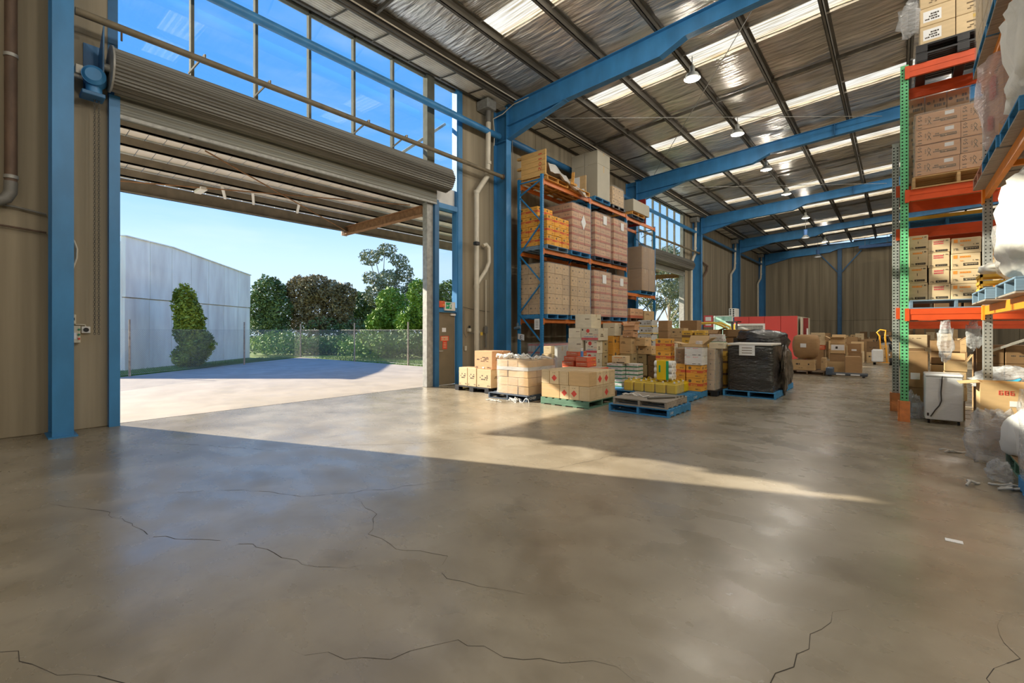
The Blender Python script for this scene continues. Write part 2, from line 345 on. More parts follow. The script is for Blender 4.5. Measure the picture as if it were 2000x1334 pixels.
# ------------------------------------------------------------------ cartons
# a style is (board material, prints); a print is (faces, kind, u0, u1, v0, v1, material, extra)
def dash(faces, u0, u1, v0, v1, m, rows=2, seed=1, fill=0.8):
    out = []; r = random.Random(seed)
    for k in range(rows):
        b = v0 + (v1 - v0) * k / rows; t = b + (v1 - v0) / rows * 0.62; x = u0
        while x < u1 - 0.01:
            w = (u1 - u0) * r.uniform(0.06, 0.2)
            if r.random() < fill: out.append((faces, 'rect', x, min(u1, x + w * 0.8), b, t, m, None))
            x += w
    return out
FR = 'FRBL'
STY = {
 'tan': ('card_tan', dash(FR, .12, .5, .62, .78, 'ink_soft', 2, 3) + dash(FR, .6, .9, .12, .2, 'ink_soft', 1, 4)),
 'plain': ('card_tan', []), 'brown': ('card_brown', []), 'light': ('card_light', dash(FR, .3, .7, .72, .8, 'ink_soft', 1, 5)),
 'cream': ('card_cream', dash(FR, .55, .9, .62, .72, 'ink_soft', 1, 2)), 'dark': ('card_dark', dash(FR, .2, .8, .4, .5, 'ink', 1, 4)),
 'box_text': ('card_light', dash('FB', .22, .78, .42, .72, 'ink', 3, 8, .6) + dash('FB', .08, .2, .08, .16, 'ink', 1, 9) + dash('FB', .74, .94, .08, .16, 'ink', 2, 10) + dash('RL', .3, .7, .5, .65, 'ink_soft', 2, 3)),
 'brown_text': ('card_pink', dash('FB', .12, .30, .50, .60, 'ink', 1, 8) + dash('FB', .36, .8, .42, .70, 'ink', 4, 11, .6) + dash('FB', .05, .2, .06, .16, 'ink', 2, 9) + dash('FB', .72, .94, .06, .16, 'ink', 2, 10) + [('FB', 'rect', .46, .56, .05, .13, 'paper', None)] + dash('RL', .3, .7, .5, .65, 'ink_soft', 2, 3)),
 'hazard': ('card_light', [(FR, 'diamond', .5, .30, .45, 0, 'ink_red', None)] + dash(FR, .3, .7, .8, .86, 'ink_soft', 1, 4)),
 'hazplain': ('card_light', [(FR, 'frame', .14, .86, .12, .88, 'tape', None)]),
 'redflat': ('card_red', [('FB', 'rect', .06, .94, .30, .42, 'card_pink', None), ('FB', 'rect', .06, .94, .62, .74, 'card_pink', None)] + dash('FB', .12, .8, .64, .72, 'paper', 1, 3) + dash('RL', .1, .9, .3, .6, 'ink_yellow', 1, 5, .5) + [('T', 'rect', .02, .98, .02, .98, 'card_grey', None)]),
 'redband': ('card_cream', [('FB', 'rect', .02, .98, .05, .22, 'ink_pinkred', None), ('FB', 'disc', .40, .16, .78, 0, 'ink_red', None), ('FB', 'rect', .05, .13, .80, .94, 'ink', None)] + dash('FB', .3, .66, .50, .60, 'ink', 1, 5) + dash('FB', .7, .96, .44, .50, 'ink_red', 1, 6) + dash('FB', .8, .97, .84, .92, 'ink', 1, 7) + dash('FB', .1, .96, .28, .34, 'ink_blue', 1, 8) + dash('RL', .2, .5, .3, .6, 'ink_soft', 2, 3)),
 'column': ('card_olive', dash(FR, .35, .65, .65, .85, 'ink', 1, 3) + dash(FR, .4, .8, .15, .28, 'ink', 1, 4)),
 'whitegreen': ('card_white', [(FR, 'rect', 0, 1, .12, .40, 'ink_green', None)] + dash(FR, .15, .3, .62, .85, 'ink_pinkred', 1, 3) + dash(FR, .6, .75, .62, .85, 'ink', 1, 4)),
 'noodle': ('card_orange', [(FR, 'rect', 0, 1, .40, .60, 'card_red', None)] + dash(FR, .3, .7, .44, .56, 'ink_yellow', 1, 3) + [(FR, 'disc', .25, .12, .78, 0, 'ink_soft', None)] + dash(FR, .6, .9, .72, .82, 'ink_soft', 1, 6) + dash(FR, .6, .9, .14, .24, 'ink_soft', 1, 7)),
 'noodle_plain': ('card_orange', [(FR, 'disc', .28, .14, .6, 0, 'ink_soft', None)] + dash(FR, .55, .9, .5, .62, 'ink_soft', 1, 6)),
 'wrapred': ('card_pink', [(FR, 'rect', 0, 1, .0, .28, 'card_redbrown', None)] + dash(FR, .2, .8, .5, .7, 'ink_soft', 1, 4)),
 'tanprint': ('card_tan', dash(FR, .06, .94, .52, .76, 'ink', 1, 12, .45) + dash(FR, .3, .5, .2, .3, 'ink_soft', 1, 4)),
 'whitebox': ('card_white', dash('FB', .3, .95, .12, .24, 'ink', 1, 14, .7) + dash('FB', .04, .12, .1, .2, 'ink_red', 1, 3) + dash('FB', .1, .9, .88, .95, 'ink_red', 1, 4)),
 'silver': ('card_silver', [(FR, 'rect', 0, 1, .08, .2, 'ink_yellow', None), (FR, 'rect', 0, .06, 0, .14, 'ink', None), (FR, 'rect', .94, 1, 0, .14, 'ink', None), (FR, 'rect', 0, .06, .86, 1, 'ink', None), (FR, 'rect', .94, 1, .86, 1, 'ink', None), ('FB', 'disc', .22, .13, .56, 0, 'ink', None)] + dash('FB', .48, .92, .40, .66, 'ink_soft', 2, 4) + dash('FB', .6, .9, .76, .86, 'ink', 1, 6)),
 'yelwood': ('card_yellow', [(FR, 'rect', 0, 1, .46, .66, 'card_dark', None)] + dash(FR, .2, .8, .72, .86, 'ink_soft', 1, 3) + dash(FR, .3, .7, .15, .3, 'ink_soft', 1, 8)),
 'chars': ('card_pink', [('FB', 'text', .05, .145, .10, .90, 'ink', ('11 50', 1)), ('FB', 'glyph', .215, .245, .42, .70, 'ink_soft', ((0, .1, 1, .1, .07), (0, .5, 1, .5, .07), (0, .9, 1, .9, .07), (.05, .05, .05, .95, .08), (.95, .05, .95, .95, .08))), ('FB', 'glyph', .26, .36, .22, .80, 'ink_soft', ((.45, 1, .1, .66, .05), (.5, .9, .9, .66, .05), (.8, .62, .1, .05, .06), (.2, .6, .95, .05, .06))), ('FB', 'rect', .66, .86, .66, .90, 'paper', None), ('FB', 'frame', .56, .92, .30, .48, 'ink_soft', None)] + dash('FB', .38, .56, .40, .64, 'ink_soft', 2, 17, .8) + dash('FB', .58, .9, .34, .44, 'ink_soft', 1, 19)),
 'tanlabel': ('card_light', [('FB', 'rect', .25, .75, .50, .58, 'ink_soft', None), ('FB', 'rect', .40, .50, .70, .88, 'ink_yellow', None)] + dash('FB', .1, .9, .2, .4, 'ink_soft', 2, 3, .4)),
 'tanpaper': ('card_light', [('FB', 'rect', .1, .62, .2, .8, 'paper', None)] + dash('FB', .15, .56, .3, .7, 'ink', 3, 3, .7)),
 'shelf_o': ('card_light', dash('FB', .18, .7, .74, .90, 'ink_orange', 1, 3, .95) + [('FB', 'rect', .47, .5, .42, .58, 'ink', None), ('FB', 'frame', .33, .88, .08, .2, 'ink', None)] + dash('FB', .36, .85, .10, .18, 'ink', 1, 9) + dash('FB', .08, .26, .08, .2, 'ink', 2, 5) + dash('FB', .7, .92, .82, .92, 'ink', 1, 5)),
 'shelf_r': ('card_light', dash('FB', .25, .7, .62, .9, 'ink_pinkred', 2, 3, .9) + [('FB', 'frame', .34, .88, .08, .22, 'ink', None)] + dash('FB', .38, .85, .11, .19, 'ink', 1, 9) + dash('FB', .08, .26, .08, .2, 'ink', 2, 5) + dash('FB', .7, .92, .84, .92, 'ink', 1, 5)),
 'shelf_b': ('card_light', [('FB', 'rect', .08, .22, .70, .92, 'ink_orange', None), ('FB', 'frame', .42, .92, .22, .40, 'ink', None)] + dash('FB', .30, .66, .74, .92, 'ink_orange', 1, 3, .95) + dash('FB', .45, .90, .26, .36, 'ink', 1, 9) + dash('FB', .08, .24, .22, .38, 'ink', 2, 5) + dash('FB', .74, .92, .52, .62, 'ink', 1, 5) + dash('FB', .28, .42, .52, .6, 'ink_orange', 1, 6)),
 'tomato': ('card_brown', [('FB', 'disc', .16, .09, .55, 0, 'ink', None)] + dash('FB', .3, .95, .25, .8, 'ink', 2, 23, .45)),
 'greenscript': ('card_yellow', dash(FR, .1, .5, .15, .85, 'ink_green', 3, 3, .6)),
 'bluefilm': ('card_light', [(FR, 'rect', 0, 1, .72, .9, 'ink_blue', None)]),
 'taped': ('card_tan', [(FR, 'rect', .02, .98, .62, .70, 'tape', None)]),
 'papered': ('card_brown', [('FB', 'rect', .3, .68, .22, .4, 'paper', None)]),
 'whitelabel': ('card_tan', [('FB', 'rect', .05, .95, .35, .92, 'paper', None), ('FB', 'rect', .35, .5, .5, .75, 'ink', None)]),
}
_cm = {}
def carton_mesh(dx, dy, dz, style):
    key = (round(dx, 3), round(dy, 3), round(dz, 3), style)
    if key in _cm: return _cm[key]
    base, prints = STY[style]
    mats = [base, 'joint_dark', 'tape']; mb = MB(); hx, hy = dx / 2, dy / 2
    mb.cbox(-hx, hx, -hy, hy, 0, dz, min(0.007, dz * 0.06))
    def P(fc, u, v, o):
        if fc == 'F': return (-hx + u * dx, -hy - o, v * dz)
        if fc == 'B': return (hx - u * dx, hy + o, v * dz)
        if fc == 'R': return (hx + o, -hy + u * dy, v * dz)
        if fc == 'L': return (-hx - o, hy - u * dy, v * dz)
        return (-hx + u * dx, -hy + v * dy, dz + o)
    def rect(fc, u0, u1, v0, v1, mi, o=0.0012): mb.quad(P(fc, u0, v0, o), P(fc, u1, v0, o), P(fc, u1, v1, o), P(fc, u0, v1, o), mi)
    if dz > 0.12:   # closing seam and tape
        rect('T', .02, .98, .495, .505, 1, 0.0006); rect('T', .01, .99, .46, .54, 2, 0.001)
        rect('R', .46, .54, .80, .995, 2, 0.0008); rect('L', .46, .54, .80, .995, 2, 0.0008)
    for q, (faces, kind, a, b, c, d, m, ex) in enumerate(prints):
        if m not in mats: mats.append(m)
        mi = mats.index(m); o = 0.0012 + 0.00012 * q
        for fc in faces:
            w = dx if fc in 'FB' else dy
            if kind == 'rect': rect(fc, a, b, c, d, mi, o)
            elif kind == 'frame':
                t = 0.012 / w; t2 = 0.012 / dz
                rect(fc, a, b, c, c + t2, mi, o); rect(fc, a, b, d - t2, d, mi, o); rect(fc, a, a + t, c, d, mi, o); rect(fc, b - t, b, c, d, mi, o)
            elif kind == 'diamond':
                s = b * min(dz, w); pts = [(a, c - s / dz), (a + s / w, c), (a, c + s / dz), (a - s / w, c)]
                mb.quad(*[P(fc, u, v, o) for u, v in pts], mi)
            elif kind == 'disc':
                s = b * dz
                mb.add([P(fc, a + s / w * math.cos(k * math.pi / 6), c + s / dz * math.sin(k * math.pi / 6), o) for k in range(12)], [tuple(range(12))], mi)
            elif kind == 'glyph':   # brushed strokes of a large character
                for (ax, ay, bx, by, tk) in ex:
                    U = lambda x_, y_: (a + x_ * (b - a), c + y_ * (d - c)); L_ = math.hypot(bx - ax, by - ay); nx_, ny_ = -(by - ay) / L_ * tk, (bx - ax) / L_ * tk
                    mb.quad(*[P(fc, *U(x_, y_), o) for x_, y_ in ((ax - nx_, ay - ny_), (bx - nx_, by - ny_), (bx + nx_, by + ny_), (ax + nx_, ay + ny_))], mi)
            elif kind == 'text':
                vs, fs = text_polys(ex[0])
                if ex[1]: pts = [P(fc, b - y * (b - a), c + x * (d - c), o) for x, y in vs]
                else: pts = [P(fc, a + x * (b - a), c + y * (d - c), o) for x, y in vs]
                mb.add(pts, fs, mi)
    _cm[key] = mb.mesh('carton', mats); return _cm[key]
CNAME = {'redflat': 'flat_carton', 'whitegreen': 'striped_carton', 'noodle': 'noodle_carton', 'hazard': 'hazard_carton', 'hazplain': 'hazard_carton', 'silver': 'grey_carton', 'shelf_o': 'shelf_carton', 'shelf_r': 'shelf_carton', 'shelf_b': 'shelf_carton', 'dark': 'dark_carton', 'yelwood': 'amber_carton'}
def carton(b, style, label=None, group=None, parent=None, rot=0.0, name=None, cat='box'):
    name = name or ('carton' if parent else CNAME.get(style, 'carton'))
    x0, x1, y0, y1, z0, z1 = b
    o = put(name, carton_mesh(x1 - x0, y1 - y0, z1 - z0, style), parent, ((x0 + x1) / 2, (y0 + y1) / 2, z0), rot)
    if parent is None: tag(o, label, cat, group)
    return o
def wave_shell(b, g, seed, amp, nu=7, nz=9, top=True, lean=(0, 0)):
    # a wrinkled film sleeve round a load
    x0, x1, y0, y1, z0, z1 = b[0] - g, b[1] + g, b[2] - g, b[3] + g, b[4], b[5] + g
    ring = [(x0 + (x1 - x0) * i / nu, y0, 0, -1) for i in range(nu)] + [(x1, y0 + (y1 - y0) * i / nu, 1, 0) for i in range(nu)] + \
           [(x1 - (x1 - x0) * i / nu, y1, 0, 1) for i in range(nu)] + [(x0, y1 - (y1 - y0) * i / nu, -1, 0) for i in range(nu)]
    mb = MB(); vs = []; n = len(ring)
    for j in range(nz + 1):
        t = j / nz; z = z0 + (z1 - z0) * t
        for x, y, a, c in ring:
            k = amp * (0.5 + noise.noise(Vector((x * 3.1 + seed, y * 3.1, z * 5.0 + seed))))
            vs.append((x + a * k + lean[0] * t, y + c * k + lean[1] * t, z))
    fs = [(j * n + i, j * n + (i + 1) % n, (j + 1) * n + (i + 1) % n, (j + 1) * n + i) for j in range(nz) for i in range(n)]
    mb.add(vs, fs, 0, True)
    if top: mb.add(vs[nz * n:], [tuple(range(n))], 0)
    return mb
def load(label, b, nx, ny, nz, style, wrap='film', group=None, amp=0.012, name='wrapped_load', cat='wrapped load', jit=0.010, extra=None, seed=None):
    # a film-wrapped pallet load: only the outer cartons of the block exist as parts
    r = random.Random(seed if seed is not None else label); x0, x1, y0, y1, z0, z1 = b
    t = thing(name, label, cat, ((x0 + x1) / 2, (y0 + y1) / 2, z0), group)
    sx, sy, sz = (x1 - x0) / nx, (y1 - y0) / ny, (z1 - z0) / nz
    for k in range(nz):
        for i in range(nx):
            for j in range(ny):
                if 0 < i < nx - 1 and 0 < j < ny - 1 and k < nz - 1: continue
                if extra and extra(i, j, k): continue
                dx, dy = r.uniform(-jit, jit), r.uniform(-jit, jit)
                carton((x0 + i * sx + .003 + dx, x0 + (i + 1) * sx - .003 + dx, y0 + j * sy + .003 + dy, y0 + (j + 1) * sy - .006 + dy, z0 + k * sz, z0 + (k + 1) * sz - .007), style, parent=t)
    if wrap: wave_shell((x0, x1, y0, y1, z0 + 0.005, z1 + .004), 0.012, r.uniform(0, 50), amp).build('stretch_wrap', wrap, t)
    return t
# ------------------------------------------------------------------ pallets
_pm = {}
def pallet(label, x0, x1, y0, y1, z0, colour, kind='wood', h=0.15, group=None, name=None, along='y', boards=None):
    t = thing(name or ('plastic_pallet' if kind == 'plastic' else 'pallet'), label, 'pallet', ((x0 + x1) / 2, (y0 + y1) / 2, z0), group)
    dx, dy = x1 - x0, y1 - y0
    cx, cy = (x0 + x1) / 2, (y0 + y1) / 2
    def sh(nm, ddx, ddy, ddz, x, y, z, mt=colour):
        key = (round(ddx, 3), round(ddy, 3), round(ddz, 3), mt)
        if key not in _pm: _pm[key] = MB().cbox(-ddx / 2, ddx / 2, -ddy / 2, ddy / 2, 0, ddz, 0.004).mesh(nm, [mt])
        put(nm, _pm[key], t, (x, y, z))
    b = 0.02; br = h - 2 * b; bm = boards or colour
    if kind == 'wood':
        if along == 'y':
            for x in (x0 + .022, cx, x1 - .022): sh('bearer', .044, dy - .004, br, x, cy, z0 + b)
            for k in range(7): sh('deck_board', dx, .125, b, cx, y0 + .0625 + (dy - .125) * k / 6, z0 + h - b, bm)
            for k in range(5): sh('bottom_board', dx, .10, b, cx, y0 + .05 + (dy - .1) * k / 4, z0, bm)
        else:
            for y in (y0 + .022, cy, y1 - .022): sh('bearer', dx - .004, .044, br, cx, y, z0 + b)
            for k in range(7): sh('deck_board', .125, dy, b, x0 + .0625 + (dx - .125) * k / 6, cy, z0 + h - b, bm if 0 < k < 6 else colour)
            for k in range(9 if boards else 5): sh('bottom_board', .13 if boards else .10, dy - .01, b, x0 + .065 + (dx - .13) * k / 8 if boards else x0 + .05 + (dx - .1) * k / 4, cy, z0, bm)
    else:
        for i in range(3):
            for j in range(3): sh('block', .15, .15, h - .05, x0 + .075 + (dx - .15) * i / 2, y0 + .075 + (dy - .15) * j / 2, z0 + .02)
        for i in range(3): sh('skid', .14, dy - .01, .02, x0 + .075 + (dx - .15) * i / 2, cy, z0)
        for k in range(12): sh('deck_slat', dx, .055, .03, cx, y0 + .0275 + (dy - .055) * k / 11, z0 + h - .03)
        for y in (y0 + .012, y1 - .012): sh('rim', dx, .024, .034, cx, y, z0 + h - .036)
        for x in (x0 + .012, x1 - .012): sh('rim', .024, dy, .034, x, cy, z0 + h - .036)
    return t
# ------------------------------------------------------------------ the shed: floor, walls, frames, roof
WX, WO = -10.05, -10.23
COLY = [0.86, 11.07, 20.53, 29.98, 39.28, 48.35]
FARY, BACKY, RIGHTX = 48.7, -8.0, 14.0
def ztop(x): return 9.29 + 0.054 * x if x < 6 else 9.614 - 0.054 * (x - 6)

fl = struct('floor', (0, 0, 0))
MB().box(WO, RIGHTX, BACKY, FARY, -0.2, 0).build('slab', 'floor_concrete', fl)
cracks = [  # crack paths on the slab
 [(-5.6, 1.1), (-5.0, 1.75), (-4.3, 2.1), (-3.9, 2.75), (-3.5, 3.5), (-3.05, 4.3), (-2.75, 5.3), (-2.55, 6.2), (-2.45, 7.2)],
 [(-4.1, 2.4), (-3.45, 2.25), (-3.15, 2.0), (-2.8, 2.0), (-2.45, 2.15), (-2.2, 1.95), (-1.9, 2.1), (-1.6, 2.2)],
 [(-8.3, 1.5), (-7.3, 2.1), (-6.4, 2.55), (-5.9, 3.3), (-5.2, 4.0), (-4.7, 5.0), (-4.1, 6.1), (-3.8, 7.0)],
 [(-6.2, .35), (-5.3, .75), (-4.4, .9), (-3.7, 1.35), (-3.1, 1.45), (-2.6, 1.8)],
 [(-4.4, -.4), (-3.5, .05), (-2.9, .3), (-2.2, .75), (-1.7, .85), (-1.3, 1.3)],
 [(-.55, 1.55), (-.42, 1.9), (-.5, 2.2), (-.36, 2.6), (-.33, 2.95), (-.2, 3.3)],
 [(.30, 2.55), (.36, 2.8), (.30, 3.0), (.44, 3.3), (.42, 3.6), (.52, 3.9)],
 [(-2.3, 1.0), (-1.9, 1.3), (-1.75, 1.6), (-1.4, 1.7), (-1.1, 1.95), (-.8, 1.95)],
 [(.2, 6.6), (.16, 7.2), (.2, 7.9), (.12, 8.6)],
]
for c in cracks:
    r = random.Random(len(c) * 7 + c[0][0]); pts = []
    for a, b in zip(c, c[1:]):
        n = max(2, int(math.hypot(b[0] - a[0], b[1] - a[1]) / 0.09))
        pts += [(a[0] + (b[0] - a[0]) * i / n + r.uniform(-.025, .025), a[1] + (b[1] - a[1]) * i / n + r.uniform(-.025, .025)) for i in range(n)]
    mb = MB()
    for i, (a, b) in enumerate(zip(pts, pts[1:])):
        if r.random() < 0.06: continue
        w = r.uniform(.0015, .0055) * min(1, (i + 2) / 8, (len(pts) - i) / 8); d = Vector((b[0] - a[0], b[1] - a[1])).normalized(); nx, ny = -d.y * w / 2, d.x * w / 2
        mb.quad((a[0] - nx, a[1] - ny, .0008), (b[0] - nx, b[1] - ny, .0008), (b[0] + nx, b[1] + ny, .0008), (a[0] + nx, a[1] + ny, .0008))
    mb.build('crack', 'crack', fl)
MB().box(WX - .18, WX - .16, 1.57, 8.18, -.001, .002).build('threshold_joint', 'crack', fl)

def panels(parent, spans, z0=0.0, z1=8.78, axis='y', c=0.012):
    for a, b in spans:
        if axis == 'y': MB().cbox(WO, WX, a + .006, b - .006, z0, z1, c).build('panel', 'panel_concrete', parent)
        else: MB().cbox(a + .006, b - .006, FARY, FARY + .18, z0, z1, c).build('panel', 'panel_concrete', parent)
wl = struct('wall_left')
panels(wl, [(-8, -5.6), (-5.6, -3.2), (-3.2, -.8), (-.8, 1.46), (9.53, 10.75), (10.75, 13.2), (13.2, 15.6), (15.6, 18.0), (18.0, 20.4), (20.4, 21.4), (28.45, 29.6), (29.6, 31.9), (31.9, 34.2), (34.2, 36.5), (36.5, 38.8), (38.8, 41.1), (41.1, 43.4), (43.4, 45.7), (45.7, 48.7)])
MB().box(WO - .06, WO - .02, BACKY, FARY, 8.78, 9.2).build('parapet_flashing', 'roof_metal', wl)
MB().box(WO + .04, WO + .08, BACKY, 1.46, 0, 8.7).box(WO + .04, WO + .08, 9.53, 21.4, 0, 8.7).box(WO + .04, WO + .08, 28.45, 48.7, 0, 8.7).build('joint_filler', 'joint_dark', wl)
wf = struct('wall_far')
x = -10.05
fs = []
while x < 14: fs.append((x, min(14, x + 2.4))); x += 2.4
for a, b in fs:
    zt = ztop((a + b) / 2) + .12
    MB().cbox(a + .006, b - .006, FARY, FARY + .18, 0, 2.45, .012).build('panel', 'panel_concrete', wf)
    MB().cbox(a + .006, b - .006, FARY, FARY + .18, 2.46, zt, .012).build('panel', 'panel_concrete', wf)
MB().box(-10.2, 14, FARY + .06, FARY + .1, 0, 9.2).build('joint_filler', 'joint_dark', wf)
MB().box(RIGHTX, RIGHTX + .18, BACKY, FARY, 0, 9.3).build('wall_right', 'panel_concrete', kind='structure')
MB().box(WO, RIGHTX + .18, BACKY - .18, BACKY, 0, 9.75).build('wall_back', 'panel_concrete', kind='structure')
# wind column on the far wall
wc = struct('column_wind', (-3.8, FARY - .2, 0))
MB().box(-3.95, -3.93, FARY - .3, FARY, 0, 9.0).box(-3.67, -3.65, FARY - .3, FARY, 0, 9.0).box(-3.93, -3.67, FARY - .17, FARY - .14, 0, 9.0).build('section', 'blue_dark', wc)
for s in (-1, 1): MB().bar((-3.8 + s * .1, FARY - .15, 6.6), (-3.8 + s * 1.5, FARY - .15, 8.4), .09, .09).build('fly_brace', 'blue_dark', wc)

# portal frames
def isec(mb, x0, x1, yc, z0, z1, w=.235, tf=.02, tw=.016):
    mb.box(x1 - tf, x1, yc - w / 2, yc + w / 2, z0, z1); mb.box(x0, x0 + tf, yc - w / 2, yc + w / 2, z0, z1); mb.box(x0 + tf, x1 - tf, yc - tw / 2, yc + tw / 2, z0, z1)
for i, yc in enumerate(COLY):
    c = struct('column_portal', (-9.78, yc, 0)); cm = 'blue_paint'
    mb = MB(); isec(mb, WX, -9.5, yc, 0.02, 8.72); mb.build('section', cm, c)
    MB().box(WX + .0, -9.45, yc - .16, yc + .16, 0.0, .02).build('base_plate', cm, c)
    mb = MB()
    for z in (7.66, 8.5): mb.box(WX + .02, -9.52, yc - .11, yc + .11, z, z + .014)
    mb.build('stiffener', cm, c)
    r = struct('rafter', (0, yc, 8.7)); tw = .014; fw = .105
    top = [(x, ztop(x) - .002) for x in (-9.6, 6.0, 13.9)]
    bot = [(-9.5, 7.69), (-7.28, 8.25), (-4.5, ztop(-4.5) - .66), (-3.87, ztop(-3.87) - .44), (6.0, ztop(6) - .44), (13.9, ztop(13.9) - .44)]
    mb = MB()
    mb.ext([(-9.6, 7.72)] + bot + top[::-1], 'y', yc - tw / 2, yc + tw / 2)
    mb.build('web', cm, r)
    def strip(nm, pts, th, w):
        for a, b in zip(pts, pts[1:]):
            MB().add([(a[0], yc - w, a[1]), (b[0], yc - w, b[1]), (b[0], yc + w, b[1]), (a[0], yc + w, a[1]), (a[0], yc - w, a[1] + th), (b[0], yc - w, b[1] + th), (b[0], yc + w, b[1] + th), (a[0], yc + w, a[1] + th)],
                     [(0, 3, 2, 1), (4, 5, 6, 7), (0, 1, 5, 4), (1, 2, 6, 5), (2, 3, 7, 6), (3, 0, 4, 7)]).build(nm, cm, r)
    strip('top_flange', [(p[0], p[1] - .018) for p in top], .018, fw)
    strip('bottom_flange', bot, .02, fw)
    strip('haunch_flange', [(-9.5, ztop(-9.5) - .66), (-7.28, ztop(-7.28) - .66)], .014, fw)
    xs = -1.75
    MB().box(xs - .012, xs + .012, yc - fw, yc + fw, ztop(xs) - .44, ztop(xs)).build('splice_plate', 'blue_dark', r)

# roof: purlins, foil blanket, skylights, cladding
ce = struct('ceiling')
PX = [-9.15, -7.7, -6.15, -4.55, -2.95, -1.33, .28, 1.9, 3.5, 5.1]
for px in PX:
    z = ztop(px)
    for a, b in zip([BACKY] + COLY[1:], COLY[1:] + [FARY]):
        if a >= b: continue
        MB().box(px - .008, px + .008, a, b, z, z + .2).box(px - .075, px + .008, a, b, z, z + .014).box(px - .008, px + .075, a, b, z + .186, z + .2).box(px - .075, px - .062, a, b, z, z + .03).build('purlin', 'purlin_steel', ce)
SKY = [-1.7, 3.3, 8.3, 13.1, 18.0, 23.3, 28.3, 33.2, 38.3, 43.2, 47.6]; SW = .40
edges = [BACKY]
spans = []
for s in SKY: spans.append((edges[-1], s - SW)); edges.append(s + SW)
spans.append((edges[-1], FARY))
def foil(x0, x1, y0, y1, seed):
    nx = max(2, int((x1 - x0) / .17)); ny = max(2, int((y1 - y0) / .17)); vs = []
    for i in range(nx + 1):
        x = x0 + (x1 - x0) * i / nx
        ph = min(abs(x - p) for p in PX); sag = .045 * min(1, ph / .7)
        for j in range(ny + 1):
            y = y0 + (y1 - y0) * j / ny; e = math.sin(math.pi * j / ny)
            w = noise.noise(Vector((x * .55 + seed, y * 3.6, seed))) * .035 + noise.noise(Vector((x * 1.6, y * 6.5 + seed, 3))) * .022
            vs.append((x, y, ztop(x) + .215 - sag * (.5 + .5 * e) + w))
    MB().add(vs, [(i * (ny + 1) + j, i * (ny + 1) + j + 1, (i + 1) * (ny + 1) + j + 1, (i + 1) * (ny + 1) + j) for i in range(nx) for j in range(ny)], 0, True).build('insulation_sheet', 'foil', ce)
q = 0
for a, b in spans:
    n = max(1, round((b - a) / 1.35))
    for k in range(n):
        q += 1; foil(-9.15, 6.2, a + (b - a) * k / n - .03, a + (b - a) * (k + 1) / n + .03, q * 3.7)
for s in SKY:
    q += 1; foil(-9.15, -7.78, s - SW - .02, s + SW + .02, q * 3.7)
    vs = []; n = 24
    for i in range(n + 1):
        y = s - SW - .03 + (2 * SW + .06) * i / n; h = .5 + .5 * math.cos(i * math.pi / 2)
        for x in (-7.85, 6.2): vs.append((x, y, ztop(x) + .24 + .035 * h))
    MB().add(vs, [(2 * i, 2 * i + 2, 2 * i + 3, 2 * i + 1) for i in range(n)], 0).build('skylight_panel', 'skylight', ce)
    for yy in (s - SW - .02, s + SW): MB().add([(-7.8, yy, ztop(-7.8) + .15), (6.2, yy, ztop(6.2) + .15), (6.2, yy + .02, ztop(6.2) + .15), (-7.8, yy + .02, ztop(-7.8) + .15), (-7.8, yy, ztop(-7.8) + .3), (6.2, yy, ztop(6.2) + .3), (6.2, yy + .02, ztop(6.2) + .3), (-7.8, yy + .02, ztop(-7.8) + .3)], [(0, 3, 2, 1), (4, 5, 6, 7), (0, 1, 5, 4), (1, 2, 6, 5), (2, 3, 7, 6), (3, 0, 4, 7)]).build('skylight_kerb', 'foil', ce)
def slab(nm, x0, x1, y0, y1, z0, z1, th, m): MB().add([(x0, y0, z0), (x1, y0, z1), (x1, y1, z1), (x0, y1, z0), (x0, y0, z0 + th), (x1, y0, z1 + th), (x1, y1, z1 + th), (x0, y1, z0 + th)], [(0, 3, 2, 1), (4, 5, 6, 7), (0, 1, 5, 4), (1, 2, 6, 5), (2, 3, 7, 6), (3, 0, 4, 7)]).build(nm, m, ce)
for a, b in spans: slab('roof_sheet', -10.3, 6.2, a - .02, b + .02, ztop(-10.3) + .31, ztop(6.2) + .31, .03, 'roof_metal')
for s in SKY: slab('roof_sheet', -10.3, -7.85, s - SW, s + SW, ztop(-10.3) + .31, ztop(-7.85) + .31, .03, 'roof_metal')
slab('roof_sheet', 6.15, 14.3, BACKY, FARY, ztop(6.2) + .31, ztop(14.3) + .31, .03, 'roof_metal')
slab('ridge_lining', 6.1, 14.0, BACKY, FARY, ztop(6.2) + .2, ztop(14) + .2, .02, 'foil')
MB().box(-10.3, -9.1, BACKY, FARY, 9.02, 9.04).build('eave_lining', 'purlin_steel', ce)
# bridging bars between purlins in each bay
for a, b in zip(COLY, COLY[1:]):
    y = (a + b) / 2
    for p0, p1 in zip(PX, PX[1:]): MB().bar((p0 + .01, y, ztop(p0) + .1), (p1 - .01, y, ztop(p1) + .1), .06, .09).build('bridging', 'purlin_steel', ce)
# eave soffit of corrugated sheet, gutter face and hangers
prof = [(-10.04 + .92 * i / 96, 8.83 + .011 * math.cos(i * math.pi / 4)) for i in range(97)]
for a, b in zip([BACKY] + COLY[1:], COLY[1:] + [FARY]):
    if a < b: MB().sheet(prof, 'y', a + .01, b - .01, .004).build('soffit_sheet', 'soffit', ce)
for x0, x1, z0, z1 in ((-9.32, -9.27, 8.72, 8.80), (-9.26, -9.2, 8.75, 8.86), (-10.05, -9.98, 8.78, 8.86)):
    MB().box(x0, x1, BACKY, FARY, z0, z1).build('eave_trim', 'purlin_steel', ce)
y = .9
while y < 47:
    if min(abs(y - c) for c in COLY) > .3: MB().bar((-9.98, y, 8.79), (-9.3, y + .12, 8.79), .03, .025).build('soffit_hanger', 'purlin_steel', ce)
    y += 1.1
